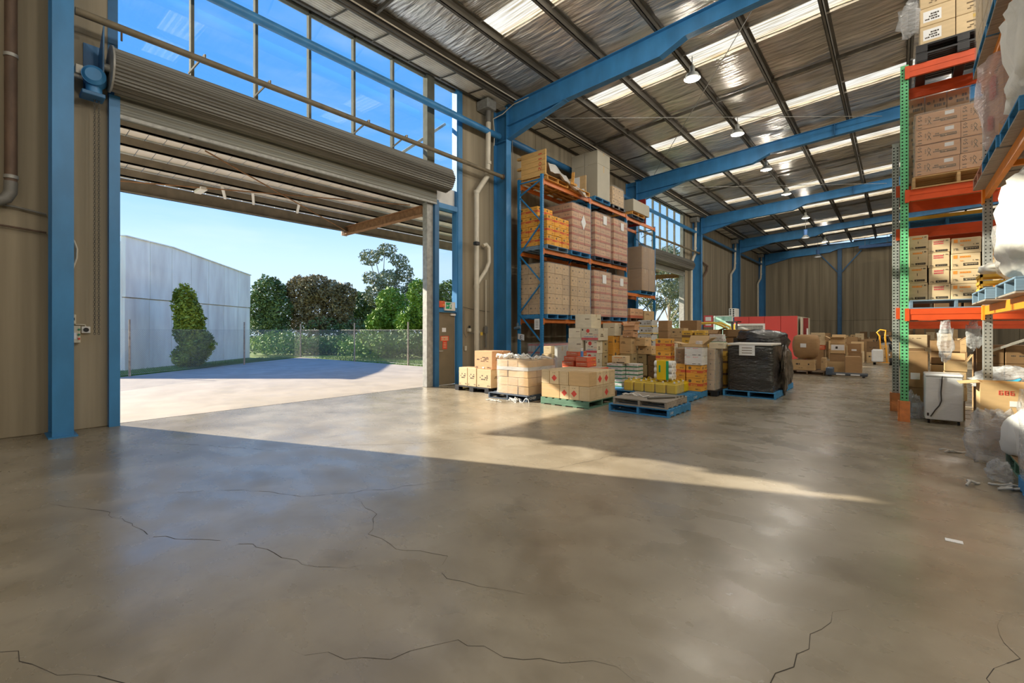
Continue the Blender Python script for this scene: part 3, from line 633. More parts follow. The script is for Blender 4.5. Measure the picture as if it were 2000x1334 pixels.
# roof bracing rods
for p, q_ in (((-8.9, 11.2, 8.25), (-.4, 20.4, 9.05)), ((-8.6, 20.3, 8.75), (-2.2, 11.2, 9.1)), ((-8.9, 1.0, 8.3), (-.4, 10.9, 9.05)), ((-8.9, 20.6, 8.3), (-.4, 29.9, 9.05))):
    tag(MB().cyl(p, q_, .011, n=6).build('brace_rod', 'galv_dull', ce))

# ------------------------------------------------------------------ door bays in the left wall
def window(name, y0, y1, muls, posts, z0, z1=8.78):
    w = struct(name, (WX, y0, z0)); xs = WX - .1
    ed = sorted([y0] + muls + [y1])
    for m in muls: MB().box(xs - .05, xs + .06, m - .028, m + .028, z0, z1).build('mullion', 'mullion_alu', w)
    MB().box(xs - .05, xs + .06, y0, y1, z1 - .05, z1).build('head_rail', 'mullion_alu', w)
    MB().box(xs - .05, xs + .06, y0, y1, z0, z0 + .06).build('sill_rail', 'mullion_alu', w)
    for a, b in zip(ed, ed[1:]): MB().box(xs - .004, xs + .004, a, b, z0 + .06, z1 - .05).build('pane', 'glass', w)
    return w
w1 = window('window_1', 1.57, 9.30, [2.65, 3.77, 4.89, 5.99, 7.11, 8.30], None, 5.22)
MB().box(WX - .16, WX + .03, 8.18, 8.44, 5.2, 8.78).build('post', 'mullion_alu', w1)
MB().bar((WX - .5, 9.3, 7.9), (WX - .5, 6.6, 5.6), .07, .07).build('outer_brace', 'galv_dull', w1)
w2 = window('window_2', 21.4, 28.1, [22.03, 22.84, 23.84, 24.82, 25.87, 26.98], None, 4.95)
MB().box(WX - .16, WX + .03, 28.1, 28.45, 0, 8.78).build('post', 'mullion_alu', w2)
def frame_box(nm, *b, m='blue_paint', p=None): return MB().box(*b).build(nm, m, p)
j = struct('trim_1', (WX, 1.5, 0))       # jambs, posts and lintels of the first door bay
MB().box(WX - .02, WX + .13, 1.44, 1.50, 0, 5.5).box(WX + .07, WX + .13, 1.50, 1.58, 0, 5.5).build('jamb', 'blue_paint', j)
MB().box(WO, WX + .01, 1.44, 1.57, 5.4, 8.78).build('upper_jamb', 'blue_dark', j)
MB().cbox(WO, WX + .02, 8.18, 8.40, 0, 5.2, .01).build('guide_post', 'galv_dull', j)
MB().box(WO, WX + .10, 8.40, 8.47, 0, 5.6).box(WX + .02, WX + .1, 8.47, 8.55, 0, 5.3).build('jamb', 'blue_dark', j)
MB().box(WO, WX + .03, 9.30, 9.53, 0, 8.8).box(WX + .03, WX + .05, 9.33, 9.50, 0, 8.8).build('door_post', 'blue_paint', j)
MB().box(WO, WX + .04, 8.5, 9.30, 2.13, 2.26).build('lintel', 'blue_paint', j)
MB().box(WO, WX + .06, 8.5, 9.30, 5.12, 5.26).build('transom', 'blue_paint', j)
MB().box(WO + .06, WO + .10, 8.5, 9.30, 5.26, 5.78).build('infill_panel', 'white_paint', j)
MB().box(WX - .105, WX - .095, 8.55, 9.30, 2.26, 5.12).build('pane', 'glass', j)
j2 = struct('trim_2', (WX, 28, 0))
MB().box(WO, WX + .12, 27.98, 28.12, 0, 5.3).build('jamb', 'galv_dull', j2); MB().box(WO, WX + .02, 28.12, 28.2, 0, 5.0).build('guide_post', 'pvc', j2)
MB().box(WX - .02, WX + .12, 21.3, 21.42, 0, 5.3).build('jamb', 'galv_dull', j2)

def roller_door(name, ya, yb, zb, label):
    t = tag(thing(name, label, None, (WX, ya, zb)), kind='structure')
    cx, cz, r0 = -9.70, zb + .64, .315
    pr = [(cx + (r0 + .013 * math.cos(36 * a) + .012 * math.cos(7 * a)) * math.cos(a), cz + (r0 + .013 * math.cos(36 * a) + .012 * math.cos(7 * a)) * math.sin(a)) for a in [2 * math.pi * k / 288 for k in range(288)]]
    MB().ext(pr, 'y', ya - .06, yb + .18).build('barrel_roll', 'curtain_steel', t)
    MB().cyl((cx, ya - .16, cz), (cx, yb + .26, cz), .06, n=16).build('axle', 'galv_dull', t)
    MB().cyl((cx, ya - .09, cz), (cx, ya - .065, cz), .36, n=28).cyl((cx, yb + .185, cz), (cx, yb + .21, cz), .10, n=20).build('drum_plate', 'galv_dull', t)
    n = 6; hs = .60 / n
    p = [(-9.955 + .022 * math.sin(math.pi * i / 10) + .006 * (i % 10 == 0), hs * i / 10) for i in range(11)]
    me = MB().sheet(p, 'y', ya + .01, yb - .01, .004, nrm=(-1, 0)).mesh('slat', ['curtain_slat'], (0, ya, 0))
    for k in range(n): put('slat', me, t, (0, ya, zb + .03 + k * hs))
    MB().box(-9.98, -9.93, ya + .01, yb - .01, zb - .02, zb + .035).build('bottom_rail', 'galv_dull', t)
    return t
roller_door('door_1', 1.50, 8.47, 5.18, 'corrugated steel roller door wound up above the open bay nearest the camera')
roller_door('door_2', 21.4, 28.2, 4.92, 'corrugated steel roller door wound up in the far bay behind the blue rack')
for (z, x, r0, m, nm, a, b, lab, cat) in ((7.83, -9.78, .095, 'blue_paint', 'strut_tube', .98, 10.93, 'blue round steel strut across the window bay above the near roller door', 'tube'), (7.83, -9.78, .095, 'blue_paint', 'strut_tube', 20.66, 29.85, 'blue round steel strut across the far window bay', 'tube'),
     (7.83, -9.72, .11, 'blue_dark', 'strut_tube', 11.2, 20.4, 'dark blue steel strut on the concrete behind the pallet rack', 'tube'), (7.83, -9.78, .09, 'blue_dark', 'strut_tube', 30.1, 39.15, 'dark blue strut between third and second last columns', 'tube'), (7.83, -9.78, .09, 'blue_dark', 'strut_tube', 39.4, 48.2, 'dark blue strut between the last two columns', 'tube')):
    t = MB().cyl((x, a, z), (x, b, z), r0, n=20).build(nm, m, org=(x, a, z)); tag(t, lab, cat, kind='structure')
def sprinkler(y0, y1, lab, z=6.5, x=-9.62):
    t = thing('fire_pipe', lab, 'pipe', (x, y0, z)); MB().cyl((x, y0, z), (x, y1, z), .058, n=14).build('pipe_run', 'pipe_olive', t)
    for yy in (2.72, 3.85, 6.1, 7.2):
        yy = yy + (y0 - 1.0)
        MB().bar((x - .02, yy, z + .12), (WX - .02, yy - .14, z - .12), .02, .035).build('bracket', 'pipe_olive', t)
        MB().cyl((x, yy, z + .05), (x, yy, z + .12), .016, n=8).build('clip', 'pipe_olive', t)
    MB().cyl((x, y0 + .55, z - .2), (x, y0 + .55, z), .014, n=8).build('drop', 'pipe_brown', t)
    MB().cyl((x, y1 - .03, z), (x, y1, z), .085, n=14).build('flange', 'pipe_brown', t)
sprinkler(1.0, 10.92, 'olive brown fire pipe crossing the near window bay above the roller door')
sprinkler(20.7, 29.8, 'olive brown pipe crossing the far window bay')

# left wall services
t = thing('drain_pipe', 'rusty brown drain pipe on concrete beside the near blue column', 'pipe', (-9.93, .33, 3.4))
MB().cyl((-9.92, .35, 3.75), (-9.92, .35, 8.7), .068, n=16).build('riser', 'pipe_brown', t)
MB().tube([(-9.92, .35, 3.78), (-9.92, .345, 3.62), (-9.92, .30, 3.52), (-9.92, .22, 3.47), (-9.92, -.1, 3.46)], .074, n=14).build('elbow', 'pvc_grey', t)
for z in (5.6, 3.82): MB().cyl((-9.92, .35, z), (-9.92, .35, z + .05), .078, n=16).build('collar', 'galv_dull', t)
t = thing('water_pipe', 'thin grey conduit running along concrete below the drain elbow', 'pipe', (-10.0, .3, 3.4)); MB().tube([(-9.99, -.3, 3.47), (-9.99, .4, 3.43), (-9.99, .72, 3.38)], .016, n=8).build('run', 'pvc_grey', t)
t = MB().tube([(-9.99, -.3, 3.18), (-9.99, .72, 3.1)], .014, n=8).build('red_conduit', 'pipe_brown', org=(-9.99, 0, 3.1)); tag(t, 'thin red brown conduit on concrete below the drain elbow', 'pipe')
t = thing('door_motor', 'blue chain hoist motor on its bracket at the end of the near roller door', 'motor', (-9.95, 1.3, 5.4))
MB().box(WX + .001, WX + .02, 1.14, 1.34, 5.45, 6.25).build('back_plate', 'blue_dark', t)
MB().ext([(WX + .02, 5.5), (WX + .42, 5.62), (WX + .46, 6.42), (WX + .02, 6.1)], 'y', 1.32, 1.338).build('side_plate', 'blue_dark', t)
MB().cyl((-9.86, 1.26, 5.62), (-9.66, 1.22, 5.62), .15, n=24).cyl((-9.66, 1.22, 5.62), (-9.62, 1.21, 5.62), .15, .10, n=24).build('gearbox', 'blue_paint', t)
MB().cyl((-9.8, 1.24, 5.36), (-9.8, 1.24, 5.55), .10, n=18).build('housing', 'blue_paint', t)
MB().cbox(-9.92, -9.76, 1.02, 1.11, 5.62, 5.76, .008).build('switch_box', 'pvc', t)
MB().cyl((-9.8, .95, 5.58), (-9.8, 1.2, 5.58), .035, n=12).build('shaft', 'galv_dull', t)
MB().cbox(-9.95, -9.65, 1.08, 1.36, 5.30, 5.36, .008).build('tray', 'blue_dark', t)
MB().cyl((-9.97, .93, 5.6), (-9.97, .99, 5.6), .055, n=12).build('cable_gland', 'pvc', t)
t = thing('hand_chain', 'long hanging steel hand chain below the blue door motor', 'chain', (-9.8, 1.27, 1.5)); mb = MB()
for st in (0, 1):
    z = 1.55
    k = 0
    while z < 5.3:
        a = (k % 2) * math.pi / 2 + .4; pts = []
        for i in range(8):
            u = 2 * math.pi * i / 8; e = .013 * math.cos(u); pts.append((-9.82 + e * math.sin(a), 1.25 + st * .05 + e * math.cos(a), z + .024 * math.sin(u)))
        for i in range(8): mb.bar(pts[i], pts[(i + 1) % 8], .006, .006)
        z += .036; k += 1
mb.build('links', 'purlin_steel', t)
t = thing('control_box', 'cream roller door control box with buttons on concrete by the column', 'control box', (-10.0, 1.03, 1.4))
cs = MB().cbox(WX, WX + .09, .98, 1.10, 1.40, 1.67, .006).build('case', 'cream_box', t)
MB().box(WX + .09, WX + .092, 1.0, 1.055, 1.46, 1.56).build('notice', 'paper', t)
for z, m in ((1.61, 'ink_green'), (1.53, 'ink_green'), (1.465, 'ink_red')): MB().box(WX + .09, WX + .105, 1.07, 1.095, z - .014, z + .014).build('button', m, cs)
t = thing('breaker_box', 'small cream breaker box above the roller door control box', 'breaker box', (-10.0, 1.01, 1.7)); MB().cbox(WX, WX + .08, .98, 1.05, 1.70, 1.85, .006).build('case', 'cream_box', t); MB().box(WX + .08, WX + .083, .99, 1.035, 1.755, 1.80).build('window_cover', 'black', t)
t = thing('isolator_switch', 'square white isolator switch with black dial beside the control box', 'switch', (-10.0, 1.17, 1.55)); MB().cbox(WX, WX + .07, 1.115, 1.22, 1.555, 1.66, .006).build('case', 'white_paint', t); MB().cyl((WX + .07, 1.168, 1.607), (WX + .085, 1.168, 1.607), .034, n=18).build('dial', 'black', t); MB().tube([(WX + .03, 1.05, 1.69), (WX + .03, 1.16, 1.69), (WX + .03, 1.168, 1.66)], .009, n=8).build('conduit', 'pvc', t)
t = MB().tube([(WX + .04, .99, 3.08), (WX + .05, 1.03, 3.02), (WX + .05, 1.065, 2.9), (WX + .05, 1.06, 2.75), (WX + .04, 1.02, 2.6), (WX + .03, 1.0, 2.45), (WX + .03, 1.0, 1.86)], .014, n=8).build('flex_conduit', 'pvc', org=(WX, 1.0, 1.8)); tag(t, 'curved grey flexible conduit running up from the breaker box', 'conduit')
# rainwater pipes
def downpipe(y, dy, zk, lab, m='pvc'):
    t = thing('downpipe', lab, 'downpipe', (-9.83, y, 0)); x = -9.86
    MB().cbox(-10.03, -9.55, y - .28, y + .12, 8.45, 8.74, .02).build('rain_head', 'galv_dull', t)
    MB().cyl((x + .1, y - .02, 8.1), (x + .1, y - .02, 8.5), .088, n=18).build('spigot', 'pvc_grey', t)
    MB().tube([(x + .1, y - .02, 8.2), (x + .06, y - .01, zk + .35), (x + .04, y, zk + .1), (x + .02, y - .08, zk - .02), (x, y - dy + .08, zk - .42), (x, y - dy, zk - .55), (x, y - dy, .02)], .08, n=18).build('pipe', m, t)
    for z in (zk + .45, zk + .1, zk - .55, 2.9, 1.5): MB().cyl((x + (.08 if z > zk + .3 else (.04 if z > zk else 0)), y - (0 if z > zk else dy), z), (x + (.08 if z > zk + .3 else (.04 if z > zk else 0)), y - (0 if z > zk else dy), z + .09), .089, n=18).build('collar', m, t)
    return t
t = downpipe(10.42, .45, 6.35, 'cream downpipe with offset bend beside the exit door')
MB().tube([(-9.9, 10.3, 4.25), (-9.88, 10.42, 4.3), (-9.86, 10.52, 4.2), (-9.86, 10.53, 3.75), (-9.86, 10.4, 3.5), (-9.86, 10.1, 3.15), (-9.86, 9.98, 3.0)], .062, n=14).build('branch', 'pvc', t)
downpipe(29.6, .5, 6.3, 'cream downpipe with offset bend beside the far roller door'); downpipe(38.9, .9, 6.4, 'cream downpipe on concrete before the second last column'); downpipe(47.9, .9, 6.4, 'cream downpipe on concrete next to the far corner')
t = MB().tube([(-9.95, 31.0, 6.2), (-9.9, 32.4, 6.0), (-9.9, 32.2, 5.6), (-9.9, 31.4, 5.1), (-9.9, 31.4, .02)], .07, n=10).build('rusty_pipe', 'pipe_brown', org=(-9.9, 31.4, 0)); tag(t, 'dark brown pipe on concrete after the far roller door', 'pipe')
t = MB().tube([(-9.97, 10.5, 3.2), (-9.97, 10.5, 1.75)], .02, n=8).build('conduit', 'pvc', org=(-9.97, 10.5, 1.7)); tag(t, 'thin vertical conduit between cream downpipe and blue column', 'conduit')
t = MB().cbox(-10.0, -9.93, 10.42, 10.56, 1.5, 1.72, .01).cyl((-9.96, 10.49, 1.05), (-9.96, 10.49, 1.5), .03, n=10).build('socket_box', 'pvc_grey', org=(-9.97, 10.49, 1.0)); tag(t, 'grey socket box at the foot of the thin conduit', 'socket')
t = MB().tube([(-10.0, 9.55, 2.3), (-10.0, 9.9, 2.25), (-10.0, 10.7, 2.19)], .008, n=6).build('cable', 'ink', org=(-10, 9.6, 2.2)); tag(t, 'thin black cable strung across concrete from the exit door frame', 'cable')
t = MB().tube([(-10.0, 9.58, 2.2), (-10.0, 9.58, 1.5), (-10.0, 9.66, 1.38), (-9.98, 9.8, 1.5), (-9.95, 10.3, 1.48)], .008, n=6).build('cable', 'pvc_grey', org=(-10, 9.6, 1.4)); tag(t, 'looping grey cable beside the exit door', 'cable')
t = thing('wall_siren', 'small alarm sounder with yellow tag beside the downpipe', 'sounder', (-10, 9.78, 1.5)); MB().cbox(-10.04, -9.95, 9.74, 9.84, 1.55, 1.66, .01).build('body', 'pvc', t); MB().cyl((-9.98, 9.79, 1.66), (-9.98, 9.79, 1.74), .03, n=12).build('horn', 'black', t); MB().box(-9.86, -9.855, 10.14, 10.24, 1.44, 1.54).build('yellow_tag', 'ink_yellow', t)
t = MB().cbox(-10.04, -10.0, 9.62, 9.70, .98, 1.12, .006).build('wall_plate', 'pvc', org=(-10, 9.66, 1)); tag(t, 'small cream wall plate low beside the exit door', 'switch')
t = thing('floodlight', 'small floodlight on arm fixed to the cream downpipe', 'floodlight', (-9.7, 9.9, 4.1)); MB().bar((-9.85, 9.97, 4.3), (-9.6, 9.72, 4.32), .06, .12).build('arm', 'pvc', t); MB().cbox(-9.66, -9.52, 9.62, 9.78, 4.14, 4.24, .01).build('head', 'black', t)
# exit door
d = struct('door_3', (WX, 8.9, 0)); dx = WX - .04
MB().cbox(dx - .045, dx, 8.56, 9.29, .01, 2.12, .006).build('leaf', 'door_brown', d)
MB().box(dx, dx + .004, 8.78, 8.93, 1.55, 1.67).build('paper_label', 'paper', d)
n_ = MB().box(dx, dx + .004, 8.72, 9.04, 1.29, 1.43).box(dx, dx + .004, 8.80, 8.97, 1.05, 1.29).build('notice', 'sign_red', d)
mb = MB()
for y0, y1, z0, z1 in ((8.75, 9.01, 1.375, 1.41), (8.75, 8.86, 1.335, 1.358), (8.89, 9.01, 1.335, 1.358), (8.75, 9.01, 1.302, 1.322)):
    mb.quad((dx + .006, y0, z0), (dx + .006, y1, z0), (dx + .006, y1, z1), (dx + .006, y0, z1))
for k in range(4): mb.quad((dx + .006, 8.83, 1.09 + k * .045), (dx + .006, 8.94, 1.09 + k * .045), (dx + .006, 8.94, 1.105 + k * .045), (dx + .006, 8.83, 1.105 + k * .045))
mb.build('notice_text', 'card_light', n_)
MB().cyl((dx, 8.64, 1.0), (dx + .06, 8.64, 1.0), .014, n=10).bar((dx + .06, 8.62, 1.0), (dx + .06, 8.76, 1.0), .02, .02).build('door_handle', 'galv', d)
MB().cbox(dx, dx + .06, 9.08, 9.27, 2.03, 2.09, .006).build('door_closer', 'white_paint', d)
t = thing('exit_sign', 'green and white running man exit sign over the brown exit door', 'exit sign', (-9.95, 8.95, 2.2)); MB().cbox(-10.0, -9.93, 8.76, 9.16, 2.17, 2.42, .008).build('case', 'white_paint', t)
xs = -9.928; fc_ = MB().box(xs, xs + .002, 8.79, 9.13, 2.22, 2.40).build('face', 'sign_green', t); mb = MB(); xg = xs + .004
def gq(*p): mb.add([(xg, 8.79 + .34 * a, 2.22 + .18 * b) for a, b in p], [tuple(range(len(p)))])
gq((.62, 0), (.98, 0), (.98, 1), (.62, 1)); gq((.06, .42), (.24, .42), (.24, .58), (.06, .58)); gq((.02, .5), (.12, .3), (.12, .7))
gq((.42, .35), (.5, .35), (.56, .75), (.46, .75)); gq((.38, .06), (.45, .06), (.52, .38), (.44, .38)); gq((.5, .35), (.62, .22), (.66, .28), (.54, .42)); gq((.33, .52), (.47, .66), (.45, .74), (.31, .58)); gq((.55, .72), (.64, .55), (.67, .6), (.58, .78))
mb.add([(xg, 8.79 + .34 * (.54 + .045 * math.cos(k)), 2.22 + .18 * (.86 + .085 * math.sin(k))) for k in [i * math.pi / 4 for i in range(8)]], [tuple(range(8))])
mb.build('pictogram', 'paper', fc_)
t = carton((-10.02, -9.94, 8.55, 8.76, 2.26, 2.44), 'redflat', 'small red printed box on the ledge over the exit door')

# ------------------------------------------------------------------ high-bay lamps
bell = MB(); bell.cyl((0, 0, .18), (0, 0, .34), .07, n=16); 
for r0, z0, r1, z1 in ((.07, .18, .16, .12), (.16, .12, .215, .0)): bell.cyl((0, 0, z0), (0, 0, z1), r0, r1, n=24, caps=False)
bell_me = bell.mesh('reflector', ['galv']); glow_me = MB().cyl((0, 0, .03), (0, 0, .035), .17, n=24).mesh('bulb', ['lamp_glow']); rod_me = MB().cyl((0, 0, .34), (0, 0, .62), .012, n=8).mesh('stem', ['galv_dull'])
LAMPS = [(-4.35, y) for y in (3.5, 8.2, 12.9, 17.6, 22.3, 27.0, 33.5, 43.5)] + [(2.6, y) for y in (-3.5, 3.0, 8.2, 15.5, 22.3, 29.0)] + [(8.5, y) for y in (-3, 5, 14, 23)] + [(-4.35, -3.5)]  # the two right-hand rows are unseen, added to brighten the shed
for i, (x, y) in enumerate(LAMPS):
    z = ztop(x) - .46
    t = thing('high_bay_lamp', f"bell shaped high-bay lamp, {['first', 'second', 'third', 'fourth', 'fifth', 'sixth', 'seventh', 'eighth', 'rearmost'][i % 9 if i < 8 else (i - 8) % 6 if i < 14 else (i - 14) % 4 if i < 18 else 8]} in the {'row over the open floor' if i < 8 or i == 18 else 'added row over the green rack' if i < 14 else 'added row farthest from the yard'}", 'lamp', (x, y, z), 'high-bay lamps under the roof')
    for nm, me in (('reflector', bell_me), ('bulb', glow_me), ('stem', rod_me)): put(nm, me, t, (x, y, z))
    ld = bpy.data.lights.new('lamp_light', 'POINT'); ld.shadow_soft_size = .10; ld.energy = (125 if y < 30 else 80) if x < 0 else 350 if x < 5 else 720; ld.color = (1.0, 0.93, 0.82)
    lo = bpy.data.objects.new('lamp_light', ld); COL.objects.link(lo); lo.parent = t; lo.location = (0, 0, -.05)

# loose cables at the second column
t = MB().tube([(-9.86, 10.72, 8.35), (-9.6, 10.9, 8.5), (-9.4, 10.94, 8.62), (-9.2, 10.95, 8.7), (-8.6, 10.95, 8.72)], .014, n=6).tube([(-9.86, 10.72, 8.35), (-9.82, 10.75, 7.9), (-9.84, 10.74, 7.5)], .014, n=6).build('white_cable', 'pvc', org=(-9.5, 10.9, 8)); tag(t, 'white cable curving from the rain head over the near rafter', 'cable')
t = MB().tube([(-9.3, 11.2, 8.5), (-9.44, 11.21, 8.2), (-9.47, 11.21, 7.6), (-9.46, 11.22, 7.0), (-9.47, 11.21, 6.4)], .01, n=6).build('hanging_cable', 'pvc_grey', org=(-9.4, 11.2, 6.4)); tag(t, 'thin grey cable hanging beside the second blue column', 'cable')
# ------------------------------------------------------------------ outside: canopy, yard, fence, neighbour, trees
def canopy(y0, y1, label, outer=-14.3, mid=None):
    t = tag(thing('canopy', label, None, (-12, y0, 5)), kind='structure')
    for x, z in ((-10.9, 5.32), (-11.75, 5.26), (-12.7, 5.18), (-13.6, 5.12)):
        MB().box(x - .04, x + .04, y0, y1, z + .03, z + .20).box(x - .075, x + .04, y0, y1, z + .03, z + .045).build('purlin', 'canopy_steel', t)
    MB().box(outer - .06, outer, y0, y1, 4.95, 5.28).box(outer - .06, outer + .09, y0, y1, 4.95, 4.97).build('fascia', 'canopy_steel', t)
    y = y0
    while y < y1 - .05:
        MB().add([(x, yy, z) for x, z in ((-10.24, 5.60), (outer - .1, 5.31)) for yy in (y + .006, y + .29)] + [(x, yy, z + .02) for x, z in ((-10.24, 5.60), (outer - .1, 5.31)) for yy in (y + .006, y + .29)], [(0, 2, 3, 1), (4, 5, 7, 6), (0, 1, 5, 4), (1, 3, 7, 5), (3, 2, 6, 7), (2, 0, 4, 6)]).build('roof_pan', 'canopy_sheet', t)
        MB().add([(x, yy, z) for x, z in ((-10.24, 5.63), (outer - .1, 5.34)) for yy in (y - .02, y + .02)] + [(x, yy, z + .03) for x, z in ((-10.24, 5.63), (outer - .1, 5.34)) for yy in (y - .02, y + .02)], [(0, 2, 3, 1), (4, 5, 7, 6), (0, 1, 5, 4), (1, 3, 7, 5), (3, 2, 6, 7), (2, 0, 4, 6)]).build('rib', 'joint_dark', t)
        y += .30
    for yb in ([8.22] if mid is None else mid):
        MB().box(-14.5, -10.23, yb - .09, yb + .09, 4.86, 4.88).box(-14.5, -10.23, yb - .09, yb + .09, 5.1, 5.12).box(-14.5, -10.23, yb - .008, yb + .008, 4.88, 5.1).build('cross_beam', 'rust', t)
        MB().box(-14.52, -14.5, yb - .1, yb + .1, 4.84, 5.14).build('end_plate', 'canopy_sheet', t)
    return t
c = canopy(1.37, 13.2, 'steel framed canopy over the yard outside the near roller door')
for p, q_ in (((-10.6, 3.0, 5.2), (-14.1, 8.0, 4.95)), ((-14.0, 1.5, 5.02), (-10.7, 8.1, 5.2))): MB().cyl(p, q_, .016, n=6).build('tie_rod', 'rust', c)
for yy in (4.3, 5.0, 6.2): MB().bar((-13.6, yy, 5.1), (-12.7, yy - .35, 5.16), .06, .06).build('fly_bar', 'canopy_sheet', c)
MB().cbox(-13.4, -12.9, 3.55, 3.7, 5.02, 5.1, .01).build('batten_light', 'canopy_sheet', c)
canopy(21.3, 28.6, 'steel framed canopy outside the far roller door', -12.6, [28.2])

yd = MB().add([(x, y, z) for z in (-.25, -.012) for x, y in ((-10.23, -30), (-10.23, 13.0), (-27.2, 12.6), (-20.2, 3.0), (-14.0, -6.0), (-14, -30))], [(0, 1, 2, 3, 4, 5), (11, 10, 9, 8, 7, 6), (0, 6, 7, 1), (1, 7, 8, 2), (2, 8, 9, 3), (3, 9, 10, 4), (4, 10, 11, 5), (5, 11, 6, 0)]).build('ground_yard', 'yard_concrete', kind='structure')
gr = MB().quad((-140, -90, -.06), (-10.24, -90, -.06), (-10.24, 140, -.06), (-140, 140, -.06)).build('ground_lawn', 'grass', kind='structure')
# neighbouring tilt-up building; its long face runs along direction u
u = Vector((-.6455, .7638, 0)); nrm = Vector((.7638, .6455, 0)); P0 = Vector((-24.1, 4.0, -.05))
nb = thing('warehouse', 'pale grey concrete warehouse beyond the chain link fence', 'building', tuple(P0))
def pt(s_, d_, z): return tuple(P0 + u * s_ - nrm * d_ + Vector((0, 0, z)))
L = 8.9; TH = lambda s_: 5.5 if s_ < 2.6 else 5.5 - (s_ - 2.6) * .085
k = 0; s0 = 0.0
while s0 < L - .01:
    s1_ = min(L, s0 + 1.28)
    for za, zb in ((0, 2.98), (3.02, None)):
        t0, t1 = (zb, zb) if zb else (TH(s0), TH(s1_)); g = .012; off = 0.0 if zb is None else .03
        vs = [pt(s0 + g, off, za), pt(s1_ - g, off, za), pt(s1_ - g, off, t1), pt(s0 + g, off, t0), pt(s0 + g, .2, za), pt(s1_ - g, .2, za), pt(s1_ - g, .2, t1), pt(s0 + g, .2, t0)]
        MB().add(vs, [(0, 1, 2, 3), (7, 6, 5, 4), (0, 4, 5, 1), (1, 5, 6, 2), (2, 6, 7, 3), (3, 7, 4, 0)]).build('panel', 'tilt_concrete', nb)
    s0 = s1_
D = 9.0
MB().add([pt(0, .15, 0), pt(L, .15, 0), pt(L, D, 0), pt(0, D, 0), pt(0, .15, 5.3), pt(L, .15, 4.8), pt(L, D, 4.8), pt(0, D, 5.3)], [(0, 3, 2, 1), (4, 5, 6, 7), (0, 1, 5, 4), (1, 2, 6, 5), (2, 3, 7, 6), (3, 0, 4, 7)]).build('body', 'tilt_concrete', nb)
MB().add([pt(-.03, -.05, 5.5), pt(2.6, -.05, 5.5), pt(L + .03, -.05, 4.96), pt(L + .03, .25, 4.96), pt(2.6, .25, 5.5), pt(-.03, .25, 5.5)] + [pt(-.03, -.05, 5.54), pt(2.6, -.05, 5.54), pt(L + .03, -.05, 5.0), pt(L + .03, .25, 5.0), pt(2.6, .25, 5.54), pt(-.03, .25, 5.54)], [(0, 1, 4, 5), (1, 2, 3, 4), (6, 11, 10, 7), (7, 10, 9, 8), (0, 6, 7, 1), (1, 7, 8, 2), (2, 8, 9, 3), (3, 9, 10, 4), (4, 10, 11, 5), (5, 11, 6, 0)]).build('capping', 'tilt_concrete', nb)
# fence
def fence(label, pts, hgt=1.62, lo=.06):
    t = thing('chain_link_fence', label, 'fence', (pts[0][0], pts[0][1], 0)); mb = MB(); pit = .075
    for a, b in zip(pts, pts[1:]):
        a, b = Vector((*a, 0)), Vector((*b, 0)); d = b - a; Ln = d.length; d.normalize(); n = int(Ln / pit); h_ = hgt - lo
        for i in range(-int(h_ / pit), n + 1):
            for s_ in (1, -1):
                x0, x1 = (i * pit, i * pit + h_) ; z0, z1 = (lo, hgt) if s_ > 0 else (hgt, lo)
                if x0 < 0: z0 += (z1 - z0) * (-x0 / h_); x0 = 0
                if x1 > Ln: z1 = z0 + (z1 - z0) * ((Ln - x0) / (x1 - x0)); x1 = Ln
                if x1 - x0 < .02: continue
                p, q_ = a + d * x0 + Vector((0, 0, z0)), a + d * x1 + Vector((0, 0, z1))
                mb.cyl(p, q_, .0022, n=3, caps=False)
        for z in (lo, hgt): mb.cyl(a + Vector((0, 0, z)), b + Vector((0, 0, z)), .004, n=4, caps=False)
    mb.build('wire_mesh', 'wire', t, kind='stuff')
    for x, y in pts: MB().cyl((x + .0, y, -.1), (x, y, 1.98), .038, .03, n=10).build('post', 'fence_post', t)
fence('chain link fence along the pale grey warehouse', [(-17.9, .0), (-20.4, 3.5), (-23.4, 8.2), (-27.2, 12.6)])
fence('chain link fence across the end of the yard before the trees', [(-27.2, 12.62), (-21.4, 12.7), (-17.1, 12.85), (-12.9, 13.0), (-10.3, 13.1)])
# plants
def leaves(mb, blobs, n, size, r, mi=0, shell=.55, droop=0.0):
    tot = sum(b[3] * b[4] * b[5] for b in blobs)
    for cx, cy, cz, rx, ry, rz in blobs:
        for _ in range(int(n * rx * ry * rz / tot) + 4):
            while True:
                d = Vector((r.uniform(-1, 1), r.uniform(-1, 1), r.uniform(-1, 1)))
                if shell < d.length <= 1: break
            k = 1 + .25 * noise.noise(Vector((d.x * 2.3 + cx, d.y * 2.3 + cy, d.z * 2.3)))
            p = Vector((cx + d.x * rx * k, cy + d.y * ry * k, cz + d.z * rz * k))
            a = Vector((r.gauss(0, 1), r.gauss(0, 1), r.gauss(0, .7) - droop)).normalized(); b = a.cross(Vector((r.gauss(0, 1), r.gauss(0, 1), r.gauss(0, 1)))).normalized()
            s_ = size * r.uniform(.6, 1.3)
            mb.add([tuple(p - a * s_), tuple(p + b * s_ * .45), tuple(p + a * s_), tuple(p - b * s_ * .45)], [(0, 1, 2, 3)], mi)
